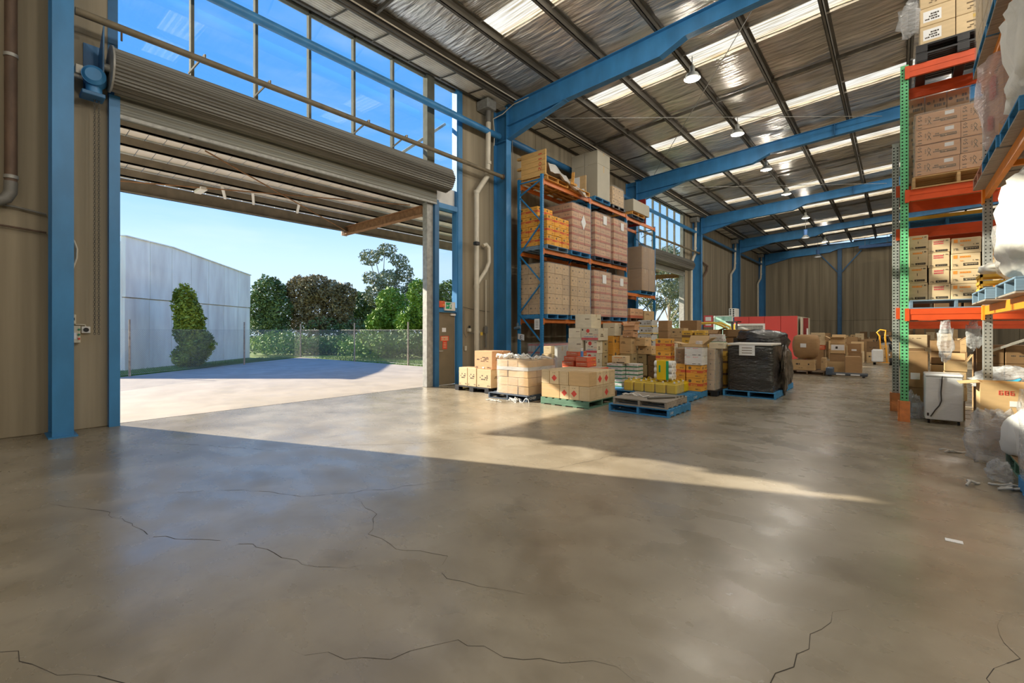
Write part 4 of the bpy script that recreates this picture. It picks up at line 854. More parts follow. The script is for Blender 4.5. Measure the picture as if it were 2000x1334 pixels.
def tree(label, x, y, h, blobs, leafm, n, size, name='tree', bark='bark', branches=7, seed=1, group=None, trunk_r=.14, droop=0.0, fork=.4):
    r = random.Random(seed); t = thing(name, label, 'tree' if name != 'bush' else 'bush', (x, y, -.06), group)
    bl = [(x + b[0], y + b[1], b[2], b[3], b[4], b[5]) for b in blobs]
    mb = MB()
    if branches:
        f = h * fork; mb.tube([(x, y, -.06), (x + r.uniform(-.1, .1), y, f * .5), (x + r.uniform(-.2, .2), y, f)], trunk_r, r1=trunk_r * .7, n=7)
        for k in range(branches):
            b = bl[k % len(bl)]; e = (b[0] + r.uniform(-.5, .5) * b[3], b[1] + r.uniform(-.5, .5) * b[4], b[2] + r.uniform(-.2, .5) * b[5])
            s_ = (x + r.uniform(-.1, .1), y, f * r.uniform(.55, 1.0)); m_ = ((s_[0] + e[0]) / 2 + r.uniform(-.3, .3), (s_[1] + e[1]) / 2, s_[2] * .5 + e[2] * .5 + .2)
            mb.tube([s_, m_, e], trunk_r * .5, r1=.02, n=5)
        mb.build('trunk', bark, t)
    lb = MB(); leaves(lb, bl, n, size, r, droop=droop); lb.build('foliage', leafm, t, kind='stuff')
    return t
def at(px, d):   # a point on the ground at depth d along the photograph's line of sight
    tt = (px - 1000) / 889.; return (-.6455 * d + .7638 * tt * d, .7638 * d + .6455 * tt * d)
def B(*a): return a
x, y = at(370, 19.6)
tree('tall lopsided green conifer in front of the pale grey warehouse', x, y, 3.5, [B(.0, 0, .5, .78, .65, .5), B(.28, .2, 1.0, .78, .65, .6), B(.05, 0, 1.55, .76, .6, .6), B(-.05, 0, 2.15, .74, .55, .55), B(-.28, -.1, 2.7, .64, .5, .5), B(-.3, -.1, 3.1, .52, .42, .38), B(-.3, -.1, 3.45, .22, .2, .22)], 'leaf_cypress', 12000, .075, 'conifer', branches=4, seed=4, trunk_r=.07)
T = [
 ('dark green round tree right behind the warehouse corner', 528, 36, 6.0, [B(0, 0, 4.4, 1.35, 1.3, 1.5), B(-.8, 0, 3.4, 1.0, 1, 1.1), B(.7, 0, 3.2, 1.0, 1, 1.2), B(0, 0, 2.4, 1.3, 1.2, .7)], 'leaf_dark', 6500, .13, 'bark'),
 ('brown leaved she-oak left of the middle of the tree row', 605, 37, 6.2, [B(-.6, 0, 4.6, 1.4, 1.2, 1.5), B(.6, 0, 4.9, 1.3, 1.2, 1.2), B(-.9, 0, 3.3, 1.1, 1, 1.0), B(.7, 0, 3.2, 1.2, 1, 1.1)], 'leaf_brown', 7500, .13, 'bark'),
 ('smaller brown leaved she-oak in the middle of the tree row', 662, 37, 5.8, [B(-.5, 0, 4.5, 1.2, 1.1, 1.2), B(.6, 0, 4.3, 1.1, 1, 1.2), B(0, 0, 3.2, 1.2, 1, 1.0)], 'leaf_brown', 5500, .13, 'bark'),
 ('tallest airy gum tree with pale branches in the tree row', 752, 40, 9.3, [B(-1.2, 0, 8.0, 1.0, .9, .7), B(.3, 0, 8.6, .9, .8, .7), B(1.1, 0, 7.7, .9, .8, .6), B(2.0, 0, 6.6, .9, .8, .8), B(-1.2, 0, 6.2, .8, .8, .6), B(.3, 0, 6.0, 1.2, 1, .9), B(2.6, 0, 5.2, 1.0, .9, .9), B(-.6, 0, 4.7, 1.3, 1, 1.0), B(1.2, 0, 4.5, 1.3, 1, 1.0)], 'leaf_gum', 6500, .13, 'bark_pale'),
 ('bright green tree below the tall gum tree', 765, 33, 4.8, [B(0, 0, 3.6, 1.0, 1, 1.1), B(-.4, 0, 2.5, 1.0, 1, .8), B(.7, 0, 2.7, .8, .8, 1.0)], 'leaf_bright', 5500, .12, 'bark'),
 ('fresh green tree against the grey door post', 826, 31, 5.3, [B(0, 0, 4.1, 1.0, 1, 1.1), B(.3, 0, 2.9, 1.2, 1, 1.1), B(-.6, 0, 2.6, .8, .8, .9)], 'leaf_bright', 5500, .12, 'bark'),
 ('mid green tree seen through the glass over the exit door', 880, 31, 5.0, [B(0, 0, 3.9, 1.1, 1, 1.1), B(-.4, 0, 2.8, 1.2, 1, 1.0), B(.6, 0, 2.6, 1.0, 1, 1.0)], 'leaf_mid', 5000, .12, 'bark'),
 ('dark tree filling the gap behind the tall gum', 705, 42, 5.5, [B(0, 0, 4.0, 1.4, 1, 1.2), B(-1.0, 0, 2.8, 1.2, 1, 1.0), B(1.0, 0, 3.0, 1.2, 1, 1.0)], 'leaf_dark', 5000, .14, 'bark'),
 ('airy gum tree nearest the rack in the far doorway', 1278, 46, 8.6, [B(-1.0, 0, 6.8, 1.2, 1, .9), B(.9, 0, 7.6, 1.1, 1, .8), B(1.6, 0, 5.6, 1.1, 1, .9), B(-1.4, 0, 4.8, 1.1, 1, .8), B(.2, 0, 4.3, 1.2, 1, .8)], 'leaf_gum', 4500, .12, 'bark_pale'),
 ('tall gum tree in the middle of the far doorway and window', 1306, 50, 11.0, [B(0, 0, 9.6, 1.6, 1.4, 1.3), B(-1.2, 0, 8.0, 1.3, 1, 1.0), B(1.2, 0, 8.2, 1.3, 1, 1.1), B(0, 0, 6.4, 1.4, 1, .9), B(.8, 0, 4.6, 1.2, 1, .9)], 'leaf_gum', 6000, .13, 'bark_pale'),
 ('drooping green gum tree beside the far door jamb', 1338, 52, 10.0, [B(0, 0, 8.4, 1.4, 1.2, 1.2), B(-.6, 0, 6.4, 1.3, 1, 1.2), B(.3, 0, 4.4, 1.3, 1, 1.4), B(-.5, 0, 3.0, 1.1, 1, 1.0)], 'leaf_gum', 6500, .13, 'bark_pale'),
]
for i, (lab, px, d_, h, bl, lm, n, sz, bk) in enumerate(T):
    x, y = at(px, d_)
    # spread the crown across the line of sight
    if 'gum' not in lab or 'below' in lab or 'behind' in lab: bl = bl + [B(-.7, 0, 2.1, 1.1, .9, .8), B(.7, 0, 2.0, 1.1, .9, .8)]; n = int(n * 1.5)
    bl2 = [(b[0] * .7638 + .2 * (k % 3 - 1), b[0] * .6455 - .2 * (k % 2), b[2], b[3], b[4], b[5]) for k, b in enumerate(bl)]
    tree(lab, x, y, h, bl2, lm, n, sz, 'gum_tree' if 'gum' in lab and 'below' not in lab and 'behind' not in lab else 'tree', bk, 10, 20 + i, droop=.6 if 'gum' in lab else 0.0)
HB = [('bright green rounded bush left of the second fence corner', 545, 30, 1.55, 2.0, 'leaf_bright'), ('low mid green bush behind the corner of the fence', 610, 31, 1.1, 1.6, 'leaf_mid'), ('mid green bush behind the fence in the middle of the yard end', 668, 31, 1.25, 1.6, 'leaf_mid'),
      ('large bright green bush behind the fence below the gum tree', 728, 27, 1.5, 1.8, 'leaf_bright'), ('dense green bush behind the fence by the grey door post', 785, 27, 1.5, 1.7, 'leaf_mid'), ('green bush behind the fence seen past the exit door', 850, 27, 1.45, 1.8, 'leaf_mid'),
      ('dark shrub under the brown she-oaks', 632, 36, 2.5, 2.2, 'leaf_dark'), ('dark shrub under the round dark tree', 520, 35, 2.5, 1.8, 'leaf_dark'), ('dark shrub in shade below the tall gum', 700, 36, 2.5, 2.2, 'leaf_dark'), ('dark shrub behind the fresh green trees', 800, 36, 2.5, 2.2, 'leaf_dark'),
      ('bright green shrub low in the far doorway', 1312, 42, 1.9, 1.5, 'leaf_bright'), ('mid green shrub low in the far doorway beside the rack', 1275, 42, 2.0, 1.5, 'leaf_mid'), ('mid green shrub low beside the far door jamb', 1345, 44, 2.2, 1.6, 'leaf_mid')]
for i, (lab, px, d_, h, w, lm) in enumerate(HB):
    x, y = at(px, d_); tree(lab, x, y, h, [B(0, 0, h * .5, w, w * .8, h * .55), B(w * .45, w * .35, h * .42, w * .7, w * .6, h * .45), B(-w * .5, -w * .35, h * .4, w * .7, w * .6, h * .42)], lm, 2600, .10, 'bush', branches=0, seed=60 + i)
mb = MB(); r = random.Random(5)
for k in range(9000):
    a = r.random(); s_ = r.uniform(.15, 3.4) if k % 2 else r.uniform(.1, 1.6)
    if k % 3: px_, py_ = -19.5 + (-27.2 + 19.5) * a - s_ * .7, 2.3 + (12.6 - 2.3) * a - s_ * .1
    else: px_, py_ = -27.2 + 16 * a, 12.95 + s_ * 1.2
    hh = r.uniform(.04, .11); dx_, dy_ = r.uniform(-.03, .03), r.uniform(-.03, .03)
    mb.add([(px_ - .012, py_, -.06), (px_ + .012, py_ + .008, -.06), (px_ + dx_, py_ + dy_, hh)], [(0, 1, 2)])
g = mb.build('grass', 'grass_blade', org=(-22, 8, 0)); tag(g, 'green grass verge along the chain link fence', 'grass', kind='stuff')
# ------------------------------------------------------------------ blue rack along the left wall
ORD = ['lowest', 'second lowest', 'third', 'fourth', 'fifth', 'sixth', 'seventh', 'eighth', 'ninth']
def tiers(n):
    return ['only'] if n == 1 else ['bottom', 'top'] if n == 2 else ['bottom', 'middle', 'top'] if n == 3 else ['bottom'] + [f'{w} from bottom' for w in ('second', 'third', 'fourth', 'fifth', 'sixth', 'seventh', 'eighth')[:n - 2]] + ['top']
def perforated(mb, x0, x1, y0, y1, z0, z1, hm=1, face='y', step=.075, two=True, r_=.0075):
    mb.box(x0, x1, y0, y1, z0, z1)
    z = z0 + .1
    while z < z1 - .05:
        for s_ in ((-.25, .25) if two else (0,)):
            if face == 'y':
                c = (x0 + x1) / 2 + s_ * (x1 - x0); mb.quad((c - r_, y0 - .0008, z - r_), (c + r_, y0 - .0008, z - r_), (c + r_, y0 - .0008, z + r_), (c - r_, y0 - .0008, z + r_), hm)
            else:
                c = (y0 + y1) / 2 + s_ * (y1 - y0); mb.quad((x1 + .0008, c - r_, z - r_), (x1 + .0008, c + r_, z - r_), (x1 + .0008, c + r_, z + r_), (x1 + .0008, c - r_, z + r_), hm)
        z += step
rk = thing('pallet_rack', 'tall blue and orange pallet rack along the left concrete wall', 'rack', (-8.96, 11.5, 0))
XR, XF = -9.42, -8.5
FY = [11.5, 14.37, 17.28, 20.15]
for i, y in enumerate(FY):
    h = 6.5 if i == 0 else 6.34
    for x in (XR, XF):
        mb = MB(); perforated(mb, x - .045, x + .045, y - .04, y + .04, .01, h, 1, 'x', two=True); up_ = mb.build('upright', ['rack_blue', 'hole'], rk)
        MB().box(x - .07, x + .07, y - .07, y + .07, 0, .012).build('foot_plate', 'rack_blue', up_)
    z = .25; s_ = 1
    while z < h - .5:
        a, b = ((XR, z), (XF, min(h - .15, z + .95))) if s_ > 0 else ((XF, z), (XR, min(h - .15, z + .95)))
        MB().bar((a[0], y, a[1]), (b[0], y, b[1]), .035, .045, up=(0, 1, 0)).build('brace', 'rack_blue', rk)
        z += .95; s_ = -s_
    for z in (.2, h - .14): MB().bar((XR, y, z), (XF, y, z), .035, .045, up=(0, 1, 0)).build('brace', 'rack_blue', rk)
for i, (a, b) in enumerate(zip(FY, FY[1:])):
    for z in ((1.9, 4.1, 6.28) if i < 2 else (1.9, 3.1, 6.22)):
        for x in (XR, XF):
            bm_ = MB().box(x - .03, x + .03, a + .04, b - .04, z - .065, z + .06).build('beam', 'rack_orange', rk)
            for yy in (a + .042, b - .042): MB().box(x + .03, x + .05, yy - .03, yy + .03, z - .12, z + .08).build('beam_end', 'rack_orange', bm_)
for i, (x, y0, z0, w, h, s) in enumerate(((XF - .16, 11.455, 1.62, .20, .34, None), (XR + .12, 11.45, 1.27, .26, .22, 'E'))):
    o = MB(); 
    if s is None:
        o.box(x - w / 2, x + w / 2, y0 - .004, y0, z0, z0 + h)
        for k in range(5): o.box(x - .06, x + .06, y0 - .0055, y0 - .004, z0 + .06 + k * .05, z0 + .075 + k * .05, 1)
        tag(o.build('notice_sheet', ['paper', 'ink_soft'], org=(x, y0, z0)), 'white printed notice sheet taped between the end posts of the blue rack', 'sign')
    else:
        o.add([(x - w / 2, y0 - .004, z0 + .04), (x + w / 2, y0 - .004, z0), (x + w / 2, y0 - .004, z0 + h - .03), (x - w / 2, y0 - .004, z0 + h)], [(0, 1, 2, 3)]).add([(x - w / 2, y0, z0 + .04), (x + w / 2, y0, z0), (x + w / 2, y0, z0 + h - .03), (x - w / 2, y0, z0 + h)], [(3, 2, 1, 0)])
        vs, fs_ = text_polys(s); o.add([(x - .05 + u_ * .1 + v_ * .02, y0 - .006, z0 + .05 + v_ * .12 - u_ * .02) for u_, v_ in vs], fs_, 1)
        tag(o.build('bay_letter', ['paper', 'ink'], org=(x, y0, z0)), 'tilted white sheet with a handwritten letter on the rack end', 'sign')
t = MB().cyl((XR - .12, 11.42, 1.66), (XR + .1, 11.42, 1.70), .05, n=12).cyl((XR, 11.42, 1.74), (XR, 11.42, 1.84), .035, n=10).build('tape_dispenser', 'pallet_pale', org=(XR, 11.42, 1.7)); tag(t, 'small grey tape dispenser hung on the rear end post of the blue rack', 'tape dispenser')
PB = -9.53, -8.37
def rp(label, y0, y1, z, c='pallet_blue', kind='wood', h=.15, **k): return pallet(label, PB[0], PB[1], y0, y1, z, c, kind, h, along='x', **k)
# bottom of the rack: wrapped drink packs
pallet('dark pallet under the red capped drinks at the foot of the blue rack', -9.4, -8.62, 11.75, 13.9, 0, 'wood_dark', along='x')
STY['bottles'] = ('card_silver', [(FR, 'rect', 0, 1, .80, 1.0, 'ink_red', None), (FR, 'rect', .0, .04, 0, .8, 'ink_soft', None), (FR, 'rect', .48, .52, 0, .8, 'ink_soft', None), ('T', 'rect', .05, .95, .05, .95, 'ink_red', None)])
load('film wrapped red capped drink packs at the foot of the blue rack', (-9.3, -8.7, 11.8, 13.85, .15, 1.15), 2, 6, 4, 'bottles', 'film_heavy')
load('dark brown cartons at the foot of the rack in its second bay', (-9.3, -8.65, 14.6, 17.0, 0.0, 1.2), 2, 5, 4, 'dark', None, name='carton_block', cat='cartons')
# first shelf
rp('blue pallet under the first tan load on the lowest rack shelf', 11.6, 12.8, 1.96); rp('blue pallet under the second tan load on the lowest rack shelf', 12.98, 14.18, 1.96)
load('film wrapped tan printed cartons at the open end of the lowest rack shelf', (-9.52, -8.36, 11.62, 12.84, 2.11, 3.74), 3, 3, 5, 'tanprint')
load('film wrapped tan printed cartons second along the lowest rack shelf', (-9.52, -8.36, 12.96, 14.22, 2.11, 3.74), 3, 3, 5, 'tanprint')
rp('dark pallet under the third load on the lowest rack shelf', 14.52, 15.72, 1.96, 'pallet_navy'); rp('blue pallet under the fourth load on the lowest rack shelf', 15.92, 17.12, 1.96)
load('red banded cartons in film third along the lowest rack shelf', (-9.52, -8.36, 14.5, 15.76, 2.11, 3.78), 3, 3, 6, 'wrapred'); load('red banded cartons in film fourth along the lowest rack shelf', (-9.52, -8.36, 15.94, 17.14, 2.11, 3.74), 3, 3, 6, 'wrapred')
rp('pallet under the low load in the far bay of the rack', 17.45, 18.65, 1.96, 'wood_dark'); load('low load of brown cartons in the far bay of the blue rack', (-9.5, -8.38, 17.46, 18.7, 2.11, 2.52), 2, 3, 1, 'wrapred', None, name='carton_block', cat='cartons')
carton((-9.3, -8.4, 18.85, 19.9, 1.96, 2.45), 'tan', 'tan carton beside the low load in the far bay of the rack')
# paper labels on loads
def paper_on(lab, y, z, w, h, dia=False, x=-8.335):
    o = MB()
    if dia: o.add([(x, y, z - h), (x, y + w, z), (x, y, z + h), (x, y - w, z)], [(0, 1, 2, 3)])
    else: o.box(x - .002, x, y - w, y + w, z - h, z + h)
    tag(o.build('paper_label', 'paper', org=(x, y, z)), lab, 'label')
paper_on('white paper on the third load of the lowest rack shelf', 15.2, 3.5, .14, .16); paper_on('white paper on the fourth load of the lowest rack shelf', 16.6, 3.5, .14, .15)
# second shelf
rp('pale blue pallet under the orange cartons on the second rack shelf', 11.6, 12.8, 4.16, 'pallet_pale'); rp('blue pallet under the diamond marked load on the second rack shelf', 13.0, 14.2, 4.16)
load('orange and red noodle cartons at the open end of the second rack shelf', (-9.5, -8.38, 11.62, 12.86, 4.31, 5.58), 3, 3, 4, 'noodle', None, name='carton_block', cat='cartons', extra=lambda i, j, k: k == 3 and (j == 2 or i == 2))
load('film wrapped red banded cartons with white diamond on the second rack shelf', (-9.52, -8.36, 13.02, 14.24, 4.31, 5.92), 3, 3, 6, 'wrapred'); paper_on('white paper diamond on a wrapped load on the second rack shelf', 13.72, 5.35, .16, .26, True)
rp('dark pallet under the third load on the second rack shelf', 14.55, 15.75, 4.16, 'pallet_navy'); rp('dark pallet under the fourth load on the second rack shelf', 15.95, 17.15, 4.16, 'pallet_navy')
load('film wrapped red banded cartons third along the second rack shelf', (-9.52, -8.36, 14.56, 15.74, 4.31, 5.92), 3, 3, 6, 'wrapred'); load('film wrapped red banded cartons fourth along the second rack shelf', (-9.52, -8.36, 15.97, 17.14, 4.31, 5.94), 3, 3, 6, 'wrapred')
paper_on('white paper on the third load of the second rack shelf', 15.25, 5.7, .13, .16); paper_on('white paper on the fourth load of the second rack shelf', 16.65, 5.7, .13, .15)
rp('blue pallet under the tall brown load in the far bay of the rack', 18.4, 19.7, 3.16)
load('tall brown cartons bound in clear film in the far bay of the rack', (-9.5, -8.3, 18.4, 19.75, 3.31, 5.2), 2, 2, 2, 'brown', 'film', amp=.03)
# top shelf
rp('brown wooden pallet under the crate on top of the rack', 11.62, 12.82, 6.34, 'wood_orange'); rp('brown wooden pallet under the white sheet on top of the rack', 13.0, 14.2, 6.34, 'wood_orange')
t = thing('wooden_crate', 'pale wooden crate lid with red writing standing on top of the rack end', 'crate', (-8.95, 11.6, 6.5)); 
for k in range(5): MB().box(-9.4, -8.42, 11.58, 11.60, 6.5 + k * .162, 6.655 + k * .162).build('plank', 'wood_honey', t)
for x in (-9.3, -8.9, -8.47): MB().box(x - .045, x + .045, 11.60, 11.64, 6.5, 7.31).build('batten', 'wood_honey', t)
for z in (6.53, 6.86, 7.2): MB().box(-9.6, -9.36, 11.60, 11.7, z, z + .07).build('batten_end', 'wood_honey', t)
MB().box(-9.4, -8.42, 11.64, 11.70, 6.5, 6.54).build('base_board', 'wood_honey', t)
mb = MB(); vs, fs_ = text_polys('1105'); mb.add([(-8.56 - v_ * .14, 11.577, 7.2 - u_ * .55) for u_, v_ in vs], fs_); mb.build('lettering', 'ink_red', t)
mb = MB(); nx_, ny_ = 14, 18; vs = []
for i in range(nx_ + 1):
    for j_ in range(ny_ + 1):
        xx = -9.45 + 1.2 * i / nx_; yy = 11.74 + 2.2 * j_ / ny_; u_ = j_ / ny_
        vs.append((xx + .06 * noise.noise(Vector((xx * 3, yy * 3, 0))), yy, max(6.497 if xx < -8.36 else 6.2, 6.53 + .34 * (1 - u_) ** 1.2 + .14 * noise.noise(Vector((xx * 2.2, yy * 2.6, 5))) - (.0 if xx < -8.40 else .28 + .1 * noise.noise(Vector((yy * 4, 0, 1)))))))
mb.add(vs, [(i * (ny_ + 1) + j_, (i + 1) * (ny_ + 1) + j_, (i + 1) * (ny_ + 1) + j_ + 1, i * (ny_ + 1) + j_ + 1) for i in range(nx_) for j_ in range(ny_)], 0, True)
tag(mb.build('plastic_sheet', 'sheet_white', org=(-8.9, 13, 6.5)), 'crumpled white plastic sheet draped over a pallet on top of the rack', 'sheet')
t = MB().box(-9.3, -8.45, 14.05, 14.09, 6.50, 7.12).box(-9.0, -8.7, 14.04, 14.05, 6.62, 7.1, 1).build('cardboard_sheet', ['card_tan', 'paper'], org=(-8.9, 14.07, 6.5)); tag(t, 'cardboard sheet standing beside the tall grey cartons on top of the rack', 'cardboard')
t = MB().bar((-8.33, 13.0, 6.50), (-8.34, 13.06, 6.92), .09, .05).bar((-8.33, 12.9, 6.53), (-8.33, 13.25, 6.53), .05, .06).build('wood_offcut', 'wood_orange', org=(-8.5, 13, 6.5)); tag(t, 'short wooden offcut leaning on the white plastic sheet', 'timber')
rp('blue pallet under the tall grey cartons on top of the rack', 14.55, 15.72, 6.34)
for (x0, x1, nm) in ((-9.47, -8.93, 'rear'), (-8.91, -8.36, 'front')):
    board_ = {'rear': 'wall side', 'front': 'aisle side'}[nm]
    STY['grey'] = ('cabinet_grey', [('F', 'rect', .0, .25, .995, 1.0, 'paper', None)])
    carton((x0, x1, 14.72, 15.66, 6.49, 7.72), 'grey', f'tall grey carton on the {board_} of the pallet on top of the rack'); carton((x0, x1, 14.72, 15.66, 7.722, 8.2), 'grey', f'grey carton capping the tall one on the {board_} on top of the rack')
rp('black plastic pallet under the small brown wrapped load on top of the rack', 15.9, 17.0, 6.34, 'plastic_black', 'plastic', .14); load('small brown film wrapped load on top of the rack in its second bay', (-9.3, -8.4, 15.95, 16.9, 6.48, 7.2), 2, 2, 3, 'tanprint', 'film', amp=.03)
rp('black pallet below the wooden one in the far bay on top of the rack', 17.6, 18.8, 6.28, 'pallet_navy', h=.14); rp('wooden pallet under the pale grey box in the far bay on top of the rack', 17.62, 18.82, 6.42, 'wood_orange', h=.14)
STY['grey2'] = ('cabinet_grey', []); carton((-9.4, -8.32, 17.6, 19.2, 6.56, 7.05), 'grey2', 'long pale grey box in the far bay on top of the rack')
t = MB().box(-9.45, -8.55, 19.3, 19.36, 6.3, 7.45).build('red_board', 'red_panel_dark', org=(-9, 19.33, 6.3)); tag(t, 'dark red board standing behind the pale grey box on top of the rack', 'board')
# ------------------------------------------------------------------ pallets and cartons on the floor, left side
pallet('black plastic pallet by the exit door', -9.06, -7.82, 8.34, 9.5, 0, 'plastic_black', 'plastic', .14)
carton((-8.93, -8.61, 8.36, 8.76, .14, .615), 'box_text', 'leftmost narrow tan carton on the black pallet by the exit door'); carton((-8.60, -8.28, 8.36, 8.76, .14, .615), 'box_text', 'second narrow tan carton on the black pallet by the exit door')
carton((-8.26, -7.76, 8.36, 8.76, .14, .605), 'box_text', 'wide tan carton at the corner of the black pallet by the exit door'); carton((-8.26, -7.76, 8.78, 9.18, .14, .605), 'box_text', 'tan carton behind the corner one on the black pallet')
carton((-8.9, -8.3, 8.8, 9.3, .14, .6), 'box_text', 'tan carton at the wall side rear of the black pallet')
carton((-8.36, -7.74, 8.38, 8.78, .607, 1.07), 'brown_text', 'brown printed carton on top of the stack by the exit door'); carton((-8.36, -7.74, 8.80, 9.1, .607, 1.065), 'brown_text', 'brown carton behind the top one by the exit door')
t = thing('mop_bucket', 'small yellow bucket beside the exit door behind the tan cartons', 'bucket', (-9.35, 9.0, 0)); MB().cyl((-9.35, 9.0, 0), (-9.35, 9.0, .42), .13, .17, n=20).build('pail', 'plastic_yellow', t); MB().cyl((-9.35, 9.0, .42), (-9.35, 9.0, .46), .18, n=20).build('rim', 'plastic_yellow', t); MB().cbox(-9.43, -9.27, 8.86, 8.98, .40, .56, .01).build('wringer', 'plastic_yellow', t)
def stencil(t, x, y0, y1, z0, z1):
    vs, fs_ = text_polys('CHEP'); MB().add([(x, y0 + u_ * (y1 - y0), z0 + v_ * (z1 - z0)) for u_, v_ in vs], fs_).build('stencil', 'paper', t)
t = pallet('dark slate pallet under the film wrapped tan load', -7.44, -6.26, 7.92, 9.08, 0, 'pallet_navy', 'wood', .13); stencil(t, -6.258, 8.0, 8.25, .045, .10)
t = load('film wrapped tan load with blue band on the slate pallet', (-7.22, -6.31, 8.02, 9.04, .13, .91), 3, 3, 4, 'plain', 'film', amp=.03); MB().box(-7.232, -6.298, 8.008, 8.012, .68, .76).box(-6.302, -6.298, 8.008, 9.05, .68, .76).build('blue_band', 'card_silver', t)
def tangle(name, label, c, rx, ry, h, n, m, w=.02, seed=1, cat='offcuts', loops=1):
    r = random.Random(seed); mb = MB()
    for k in range(n):
        a = r.uniform(0, 6.28); p = Vector((c[0] + r.uniform(-rx, rx) * .6, c[1] + r.uniform(-ry, ry) * .6, c[2] + w * .5)); pts = [tuple(p)]
        for i in range(5):
            a += r.uniform(-1.3, 1.3); p = p + Vector((math.cos(a) * rx * .3, math.sin(a) * ry * .3, 0)); pts.append((p.x, p.y, c[2] + w * .5 + r.uniform(0, h) * (1 if 0 < i < 4 else .1)))
        mb.tube(pts, w * r.uniform(.5, 1.0), n=5)
    return tag(mb.build(name, m, org=c), label, cat)
tangle('plastic_strapping', 'tangle of white plastic offcuts on top of the wrapped tan load', (-6.95, 8.3, .925), .30, .22, .10, 12, 'plastic_white', .035, 3, 'offcuts')
tangle('film_offcut', 'strip of pale film lying along the top of the wrapped tan load', (-6.55, 8.6, .925), .28, .25, .05, 6, 'sheet_white', .025, 8, 'film')
tangle('string_offcut', 'knot of white string on the floor before the slate pallet', (-6.45, 7.80, 0), .24, .10, .10, 8, 'plastic_white', .012, 5, 'string'); tangle('film_scrap', 'flat scrap of film on the floor before the slate pallet', (-6.95, 7.62, 0), .22, .05, .03, 4, 'sheet_white', .014, 6, 'film')
pallet('green pallet under the red diamond cartons', -5.95, -4.75, 8.0, 9.15, 0, 'pallet_green', 'wood', .15, along='x')
xs_ = [-5.95, -5.47, -5.235, -4.99, -4.745]; ys_ = [8.03, 8.33, 8.61, 8.88, 9.14]
colw = ['wide one at the left', 'second', 'third', 'right corner']
for k, (z0, z1) in enumerate(((.15, .447), (.449, .742))):
    for j_ in range(4):
        for i in range(4):
            if k == 0 and 0 < i < 3 and 0 < j_ < 3: continue
            stl = 'hazplain'
            if k == 0 and j_ == 0: stl = ['taped', 'hazard', 'hazard', 'hazplain'][i]
            elif k == 1 and j_ == 0: stl = ['hazplain', 'hazard', 'hazplain', 'plain'][i]
            elif i == 3: stl = {0: ['', 'hazplain', 'hazard', 'hazplain'], 1: ['', 'hazard', 'hazard', 'hazplain']}[k][j_]
            x0, x1 = xs_[i], xs_[i + 1]
            if k == 1: x0, x1 = [(-5.95, -5.735), (-5.73, -5.49), (-5.485, -5.25), (-5.245, -4.75)][i]
            lab = f"{'red diamond' if stl == 'hazard' else 'plain tan'} carton on the green pallet, {'lower' if k == 0 else 'upper'} tier, {['front', 'second', 'third', 'rear'][j_]} row, {['first', 'second', 'third', 'fourth'][i]} from left"
            carton((x0 + .003, x1 - .003, ys_[j_] + .003, ys_[j_ + 1] - .003, z0, z1 - .002), stl, lab, 'cartons on the green pallet')
# orange-red flat cartons behind
pallet('dark pallet under the flat red cartons', -6.42, -5.2, 9.32, 10.1, 0, 'wood_dark', 'wood', .14, along='x')
h_ = .1165
for c, (x0, x1, y0, y1, n) in enumerate(((-6.39, -6.05, 9.5, 9.92, 8), (-5.95, -5.62, 9.42, 9.84, 7), (-5.58, -5.26, 9.4, 9.8, 5))):
    for k in range(n):
        sx_, sy_ = (.02, .04) if (c == 0 and k == 6) else (.08, .06) if (c == 0 and k == 7) else (R.uniform(-.006, .006), R.uniform(-.006, .006))
        carton((x0 + sx_, x1 + sx_, y0 + sy_, y1 + sy_, .14 + k * h_, .14 + (k + 1) * h_ - .003), 'redflat', f"flat red carton, {tiers(n)[k]} of the {['tall left', 'middle', 'low right'][c]} red stack", 'flat red cartons')
t = thing('spray_bottle', 'small blue and white bottle standing on the middle red stack', 'bottle', (-5.85, 9.55, .957)); MB().cyl((-5.85, 9.55, .957), (-5.85, 9.55, 1.09), .035, n=14).build('body', 'ink_blue', t); MB().cyl((-5.85, 9.55, 1.09), (-5.85, 9.55, 1.13), .02, .014, n=12).build('neck', 'plastic_white', t); MB().cbox(-5.88, -5.82, 9.535, 9.565, 1.13, 1.16, .005).build('nozzle', 'plastic_white', t)
# cream and red banded cartons
def column(x0, x1, y0, y1, zs, sty, who, grp=None, jit=.012):
    for k, (a, b) in enumerate(zip(zs, zs[1:])):
        s_ = sty if isinstance(sty, str) else sty[k]; dx_, dy_ = R.uniform(-jit, jit), R.uniform(-jit, jit)
        n = len(zs) - 1
        lab = who if n == 1 else f"{who}, {tiers(n)[k]} of its stack"
        carton((x0 + dx_, x1 + dx_, y0 + dy_, y1 + dy_, a, b - .002), s_, lab, grp)
column(-6.40, -6.04, 10.6, 10.89, [0, .3, .645, .985, 1.325], ['cream', 'redband', 'redband', 'redband'], 'cream carton with red band behind the flat red cartons')
column(-6.40, -6.04, 10.91, 11.2, [0, .3, .645, .985, 1.325], 'column', 'olive carton at the back of the red banded stack')
carton((-6.51, -5.98, 10.58, 11.1, 1.327, 1.655), 'redband', 'cream carton with red roundel and red band near the top of the pile')
column(-6.92, -6.46, 10.58, 11.0, [0, .47, .93, 1.384], 'cream', 'cream carton behind the tall left red stack')
carton((-6.92, -6.53, 10.6, 10.98, 1.386, 1.656), 'cream', 'plain cream carton left of the red roundel carton'); carton((-6.72, -6.22, 10.62, 11.15, 1.657, 2.03), 'cream', 'large pale cream carton crowning the pile beside the rack')
carton((-6.66, -6.44, 10.33, 10.56, 1.075, 1.24), 'cream', 'small cream carton balanced above the tall left red stack') if False else None
